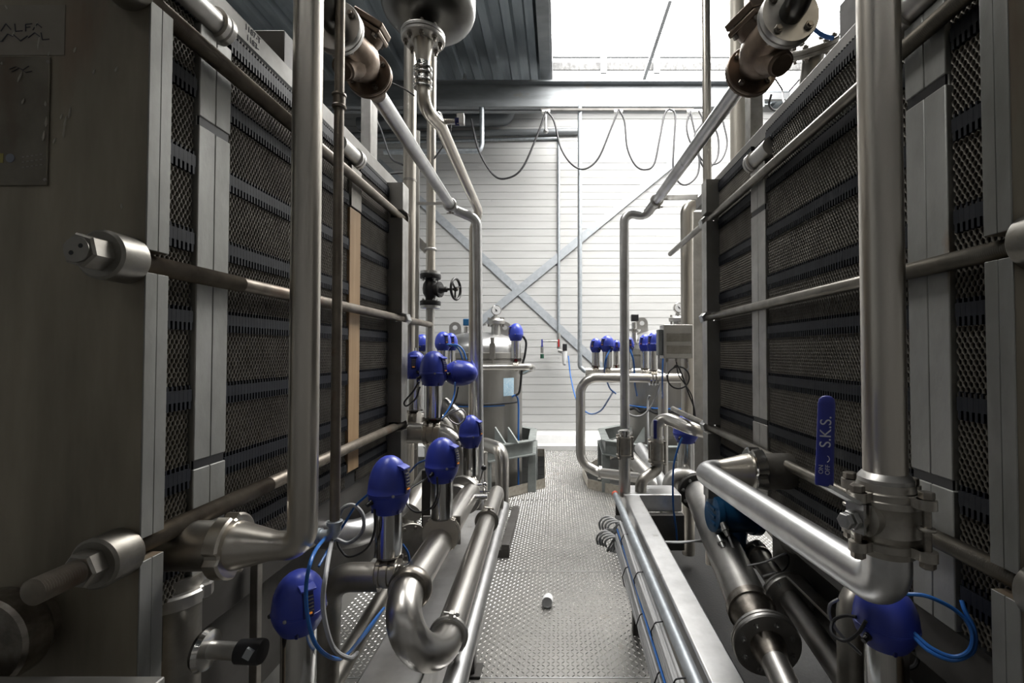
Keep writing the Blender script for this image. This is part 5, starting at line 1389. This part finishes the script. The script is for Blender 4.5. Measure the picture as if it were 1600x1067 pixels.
# compressed-air service unit on the wall
a = P(872, 520, 7.55)
root = thing('air_service_unit', 'small compressed-air unit with red and blue taps on the back wall', 'valve', a)
build(MB().cyl(P(873, 520, 7.58), P(873, 545, 7.58), 0.03, 12), 'manifold', NUT, root)
build(MB().cyl(P(847, 533, 7.55), P(873, 533, 7.55), 0.018, 12), 'branch', NUT, root)
for px, mt in ((847, BLUE_S), (873, RED)):
    a = P(px, 536, 7.5); build(MB().box(a.x - 0.012, a.x + 0.012, 7.48, 7.50, a.z - 0.06, a.z + 0.06), 'lever', mt, root)
build(MB().cyl(P(847, 540, 7.52), P(847, 552, 7.52), 0.025, 12), 'coupling', NUT, root)
build(MB().cyl(P(847, 553, 7.52), P(847, 560, 7.52), 0.03, 12), 'plug', mat('green_black_plug', (0.02, 0.08, 0.05), None, 0, 0.5), root)
build(MB().cyl(P(873, 548, 7.55), P(884, 552, 7.5), 0.03, 12), 'link', NUT, root)
build(MB().box(P(879, 545, 7.5).x, P(886, 545, 7.5).x, 7.45, 7.52, PZ(548, 7.5), PZ(537, 7.5)), 'regulator', BLACK, root, 0.01)
build(MB().lathe(P(882, 549, 7.5), -UP, [(0, 0.045), (0.09, 0.04), (0.2, 0.03), (0.22, 0.015)], 16), 'bowl', WHITE, root)
cable('blue hose drooping from the wall air unit to the right vessel', [P(888, 556, 7.45), P(892, 590, 7.3), P(902, 628, 7.0), P(920, 646, 6.5), P(938, 642, 6.0), P(952, 622, 5.5), P(958, 612, 5.0)], 0.010, HOSE, 'air_hose', 'hose')

# filter vessels
def filter_vessel(label, cx, cy, gauge_px, lug_px, ybase, tall_px, prefix, top=1.80, r=0.5):
    root = thing('filter_vessel', label, 'vessel', (cx, cy, 0))
    build(MB().lathe((cx, cy, -1.15), UP, [(0, r), (2.58, r), (2.585, r*1.0)], 56), 'shell', STEEL_T, root)
    zl = top - 0.30
    prof = [(0, r*1.0), (0.0, r*1.05), (0.07, r*1.05), (0.075, r*1.0), (0.085, r*1.0), (0.09, r*1.05), (0.15, r*1.05), (0.155, r*1.0)]
    build(MB().lathe((cx, cy, zl - 0.11), UP, prof, 56), 'clamp_band', STEEL_T, root)
    dome = [(0.0, r*0.99)] + [(0.05 + 0.2*math.sin(math.radians(t)), r*math.cos(math.radians(t))*1.0) for t in range(0, 90, 9)] + [(0.25, 0.0)]
    lid = build(MB().lathe((cx, cy, zl + 0.04), UP, dome, 56), 'lid', STEEL_L, root)
    for lp in lug_px:
        a = P(lp[0], lp[1], cy - 0.05)
        d = (Vector((cx, cy, 0)) - Vector((a.x, a.y, 0)))
        m = MB()
        n = 16; base = a.z - 0.14
        poly = [(a.x - 0.075, cy - 0.05, base), (a.x + 0.075, cy - 0.05, base)] + [(a.x + 0.07*math.cos(math.radians(t)), cy - 0.05, a.z + 0.07*math.sin(math.radians(t))) for t in range(0, 181, 15)]
        m.prism(poly, 0, (0, 0.02, 0))
        lg = build(m, 'lifting_lug', STEEL_M, lid)
        build(MB().lathe((a.x, cy - 0.052, a.z), (0, -1, 0), [(0, 0.028), (0.002, 0.028)], 18), 'lug_eye', WHITE, lg)
    a = P(*gauge_px, cy - 0.15)
    zn = a.z - 0.12
    build(MB().lathe((a.x, cy - 0.15, top - 0.10), UP, [(0, 0.055), (zn - top + 0.05, 0.052), (zn - top + 0.06, 0.10), (zn - top + 0.085, 0.105), (zn - top + 0.10, 0.105), (zn - top + 0.12, 0.09), (zn - top + 0.13, 0.03), (zn - top + 0.16, 0.025)], 26), 'lid_nozzle', STEEL_M, lid)
    for k in range(6):
        t = k*math.pi/3 + 0.3; c = Vector((a.x + 0.085*math.cos(t), cy - 0.15 + 0.085*math.sin(t), zn - 0.1))
        build(MB().cyl(c + UP*0.03, c + UP*0.135, 0.012, 8), 'bolt', STEEL_D, lid)
    g = build(MB().lathe((a.x, cy - 0.13, a.z), (0.15, -1, 0), [(0, 0.048), (0.01, 0.060), (0.045, 0.060), (0.05, 0.057), (0.052, 0.052)], 28), 'pressure_gauge', STEEL_P, root)
    gd = Vector((0.15, -1, 0)).normalized(); gc = Vector((a.x, cy - 0.13, a.z)) + gd*0.0525
    dl = build(MB().lathe(gc, gd, [(0, 0.051), (0.001, 0.051)], 26), 'dial', DIAL, g)
    m = MB().beam(gc + gd*0.003 - Vector((-0.012, 0, 0.012)), gc + gd*0.003 + Vector((-0.025, 0, 0.025)), 0.008, 0.001, up=gd); m.lathe(gc + gd*0.001, gd, [(0, 0.008), (0.003, 0.008)], 12)
    build(m, 'needle', INK, g)
    return root, lid
fv1, lid1 = filter_vessel('left filter vessel with domed lid and pressure gauge before the back wall', -0.93, 5.65, (775, 485), ((711, 512), (789, 512)), 0, 0, 'l')
fv2, lid2 = filter_vessel('right filter vessel with domed lid behind the junction box', 1.33, 5.65, (1059, 481), ((1003, 505),), 0, 0, 'r', top=1.84)
# swing-bolt latch on the left vessel
for px in (770, 706, 807):
    a = P(px, 545, 5.12 if px == 770 else 5.4)
    m = MB().box(a.x - 0.028, a.x + 0.028, a.y - 0.06, a.y, a.z - 0.11, a.z + 0.06); m.cyl((a.x, a.y - 0.03, a.z + 0.06), (a.x, a.y - 0.03, a.z + 0.12), 0.022, 10); m.cyl((a.x, a.y - 0.03, a.z - 0.2), (a.x, a.y - 0.03, a.z - 0.1), 0.012, 8)
    build(m, 'swing_bolt', STEEL_D, fv1)
# small level probes on the lids
for i, (px, py, Y, par, l) in enumerate(((729, 505, 5.6, lid1, 0), (991, 498, 5.4, lid2, 1))):
    a = P(px, py, Y)
    m = MB().lathe(a + Vector((0, 0, -0.30)), UP, [(0, 0.03), (0.14, 0.03), (0.16, 0.07), (0.18, 0.07), (0.19, 0.03), (0.26, 0.03)], 16); pr_ = build(m, 'probe_nozzle', STEEL_P, par)
    build(MB().box(a.x - 0.035, a.x + 0.045, Y - 0.04, Y + 0.04, a.z - 0.03, a.z + 0.05), 'probe_head', BLUE_T if i == 0 else BLACK, pr_, 0.008)
# vessel stickers, cables round the shell
a = P(795, 603, 5.2)
m = MB(); 
for k in range(7):
    t0 = math.radians(-50 + k*2.6); t1 = math.radians(-50 + (k+1)*2.6)
    for t in (t0,):
        p0 = Vector((-0.93 + 0.504*math.cos(t0), 5.65 + 0.504*math.sin(t0), 0)); p1 = Vector((-0.93 + 0.504*math.cos(t1), 5.65 + 0.504*math.sin(t1), 0))
        m.add([p0 + UP*1.06, p1 + UP*1.06, p1 + UP*1.26, p0 + UP*1.26], [(0, 1, 2, 3)])
build(m, 'instruction_label', LABEL_B, fv1, label='pale blue printed label')
cable('black cable belt round the middle of the left filter vessel', [(-0.93 + 0.53*math.cos(math.radians(t)), 5.65 + 0.53*math.sin(math.radians(t)), 0.985) for t in range(-130, -20, 10)], 0.012, CABLE)
cable('blue hose dropping down the right flank of the left filter vessel', [P(800, 620, 5.2), P(806, 618, 5.2), P(810, 630, 5.25), P(810, 680, 5.25), P(810, 760, 5.25)], 0.010, HOSE, 'air_hose', 'hose')
cable('blue hose belt just below the black belt of the left filter vessel', [(-0.93 + 0.525*math.cos(math.radians(t)), 5.65 + 0.525*math.sin(math.radians(t)), 0.962) for t in range(-130, -40, 10)], 0.008, HOSE, 'air_hose', 'hose')
cable('black cable belt round the middle of the right filter vessel', [(1.33 + 0.53*math.cos(math.radians(t)), 5.65 + 0.53*math.sin(math.radians(t)), 0.90 + 0.02*math.sin(t)) for t in range(-160, -60, 10)], 0.018)
cable('blue hose belt round the right filter vessel above the black belt', [(1.33 + 0.53*math.cos(math.radians(t)), 5.65 + 0.53*math.sin(math.radians(t)), 0.935) for t in range(-165, -50, 10)], 0.008, HOSE, 'air_hose', 'hose')
# octagonal stands
def stand(label, cx, s):
    root = thing('vessel_stand', label, 'stand', (cx, 5.6, -0.2))
    pts = [(0.19*s + cx, 4.92), (0.64*s + cx, 5.28), (0.62*s + cx, 6.05), (0.2*s + cx, 6.5)]
    pts = [(-0.45*s + cx, 4.92)] + pts
    for (a, b) in zip(pts[:-1], pts[1:]):
        m = MB().beam((*a, 0.57), (*b, 0.57), 0.085, 0.012); m.beam((*a, 0.42), (*b, 0.42), 0.085, 0.012); m.beam((*a, 0.495), (*b, 0.495), 0.010, 0.16)
        build(m, 'ring_beam', GALV_G, root)
    for (x, y) in (pts[1], pts[2], pts[3]):
        build(MB().box(x - 0.045, x + 0.045, y - 0.01, y + 0.06, -1.1, 0.42), 'leg', GALV_G, root, 0.003)
    # saddle brackets carrying the vessel
    x, y = pts[1][0]*0.5 + pts[2][0]*0.5, pts[1][1]*0.5 + pts[2][1]*0.5
    for o in (-0.07, 0.07):
        m = MB().prism([(x + o - 0.1*s, y + 0.02, 0.58), (x + o + 0.02*s, y - 0.03, 0.58), (x + o - 0.10*s, y + 0.04, 0.74)], 0, (0.012, 0.012, 0)); build(m, 'saddle_gusset', GALV_G, root)
    return root
stand('grey-green octagonal stand round the foot of the left filter vessel', -0.93, 1)
stand('grey-green octagonal stand round the foot of the right filter vessel', 1.17, -1)
# pipes around the vessels
pipe('stainless pipe crossing in front of the left vessel and turning back', [P(748, 574, 4.7), P(828, 573, 4.7), P(832, 575, 4.95), P(815, 582, 5.3)], 0.033, 0.06, STEEL, n=22)
pipe('stainless loop pipe crossing before the right vessel, down and back to the downpipe', [P(1085, 591, 3.95), P(907, 590, 3.95), P(907, 722, 3.95), P(935, 738, 3.9), P(1010, 748, 3.6)], 0.039, [0, 0.13, 0.14, 0.1, 0], STEEL, n=26)
root = thing('pipe_coupling', 'ribbed clamp coupling on the crossing pipe before the right vessel', 'coupling', P(1022, 592, 3.95))
for px in (1016, 1021, 1026):
    a = P(px, 592, 3.95); build(MB().lathe(a - Vector((0.008, 0, 0)), (1, 0, 0), [(0, 0.04), (0, 0.055), (0.016, 0.055), (0.016, 0.04)], 26), 'ring', STEEL_P, root)
a = P(937, 738, 3.9)
root = thing('pipe_coupling', 'clamp coupling low on the loop pipe near the right kick plate', 'coupling', a)
build(MB().lathe(a - Vector((0.012, 0, 0)), (1, 0.0, -0.12), [(0, 0.036), (0, 0.055), (0.024, 0.055), (0.024, 0.036)], 26), 'ring', STEEL_M, root)
pipe('low stainless pipe running behind the check valves into the pit', [P(985, 715, 3.9), P(1035, 770, 3.4)], 0.055, 0, STEEL_M)
pipe('thick stainless pipe in the pit behind the second check valve', [P(1000, 700, 4.2), P(1044, 772, 3.3)], 0.05, 0, STEEL_L)
pipe('manifold pipe carrying the right cluster of small blue valves', [P(915, 582, 4.12), P(1036, 583, 4.12), P(1036, 640, 4.12), (P(1036, 640, 4.12).x, 4.12, 0.0)], 0.042, 0.08, STEEL)
for (px, yt, yb, yc, ybo, Y, w, v_, l) in (
        (931, 528, 551, 571, 580, 4.12, 18, -130, 'leftmost blue head of the right valve cluster, beside the long thin pipe'),
        (949, 524, 550, 574, 582, 4.08, 22, -140, 'second blue head from left in the right cluster, a blue hose beside it'),
        (963, 531, 549, 570, 580, 4.22, 14, -90, 'small blue head deep in the right cluster, peeping behind its neighbour'),
        (980, 525, 550, 576, 583, 4.1, 22, -70, 'blue head cut by the long right downpipe in the valve cluster'),
        (1008, 522, 549, 575, 583, 4.1, 19, -140, 'blue head of the right cluster standing left of its close twin'),
        (1021, 519, 549, 578, 586, 3.95, 20, -140, 'blue head of the right cluster touching the junction box')):
    blue_valve(l, px, yt, yb, yc, ybo, Y, w, vis=v_, axis=(1, 0, 0), gland=-60)
cable('blue hose dropping from the second head of the right cluster', [P(955, 543, 4.05), P(947, 560, 4.0), P(945, 580, 4.05), P(952, 605, 4.2), P(962, 615, 4.3)], 0.007, HOSE, 'air_hose', 'hose')
cable('blue hose dropping beside the long right downpipe', [P(984, 545, 4.0), P(990, 565, 4.0), P(992, 600, 4.1), P(995, 618, 4.4)], 0.008, HOSE, 'air_hose', 'hose')
cable('blue hose hanging straight left of the junction box', [P(1036, 560, 3.3), P(1035, 590, 3.3), P(1035, 622, 3.5)], 0.006, HOSE, 'air_hose', 'hose')
cable('grey cable bundle curving down before the right vessel', [P(1015, 618, 4.3), P(1012, 630, 4.3), P(1013, 690, 4.2), P(1013, 720, 4.2)], 0.010, CABLE_G)
cable('grey cable swagged low before the right vessel', [P(1030, 600, 4.0), P(1020, 630, 4.0), P(1005, 648, 4.0), P(990, 650, 4.0), P(980, 645, 4.0)], 0.008, CABLE_G)
cable('black cable tail behind the head at the left vessel flank', [P(816, 524, 4.95), P(822, 535, 5.0), P(820, 555, 5.0), P(816, 572, 5.0), P(812, 610, 5.0), P(806, 618, 5.0)], 0.012, CABLE)
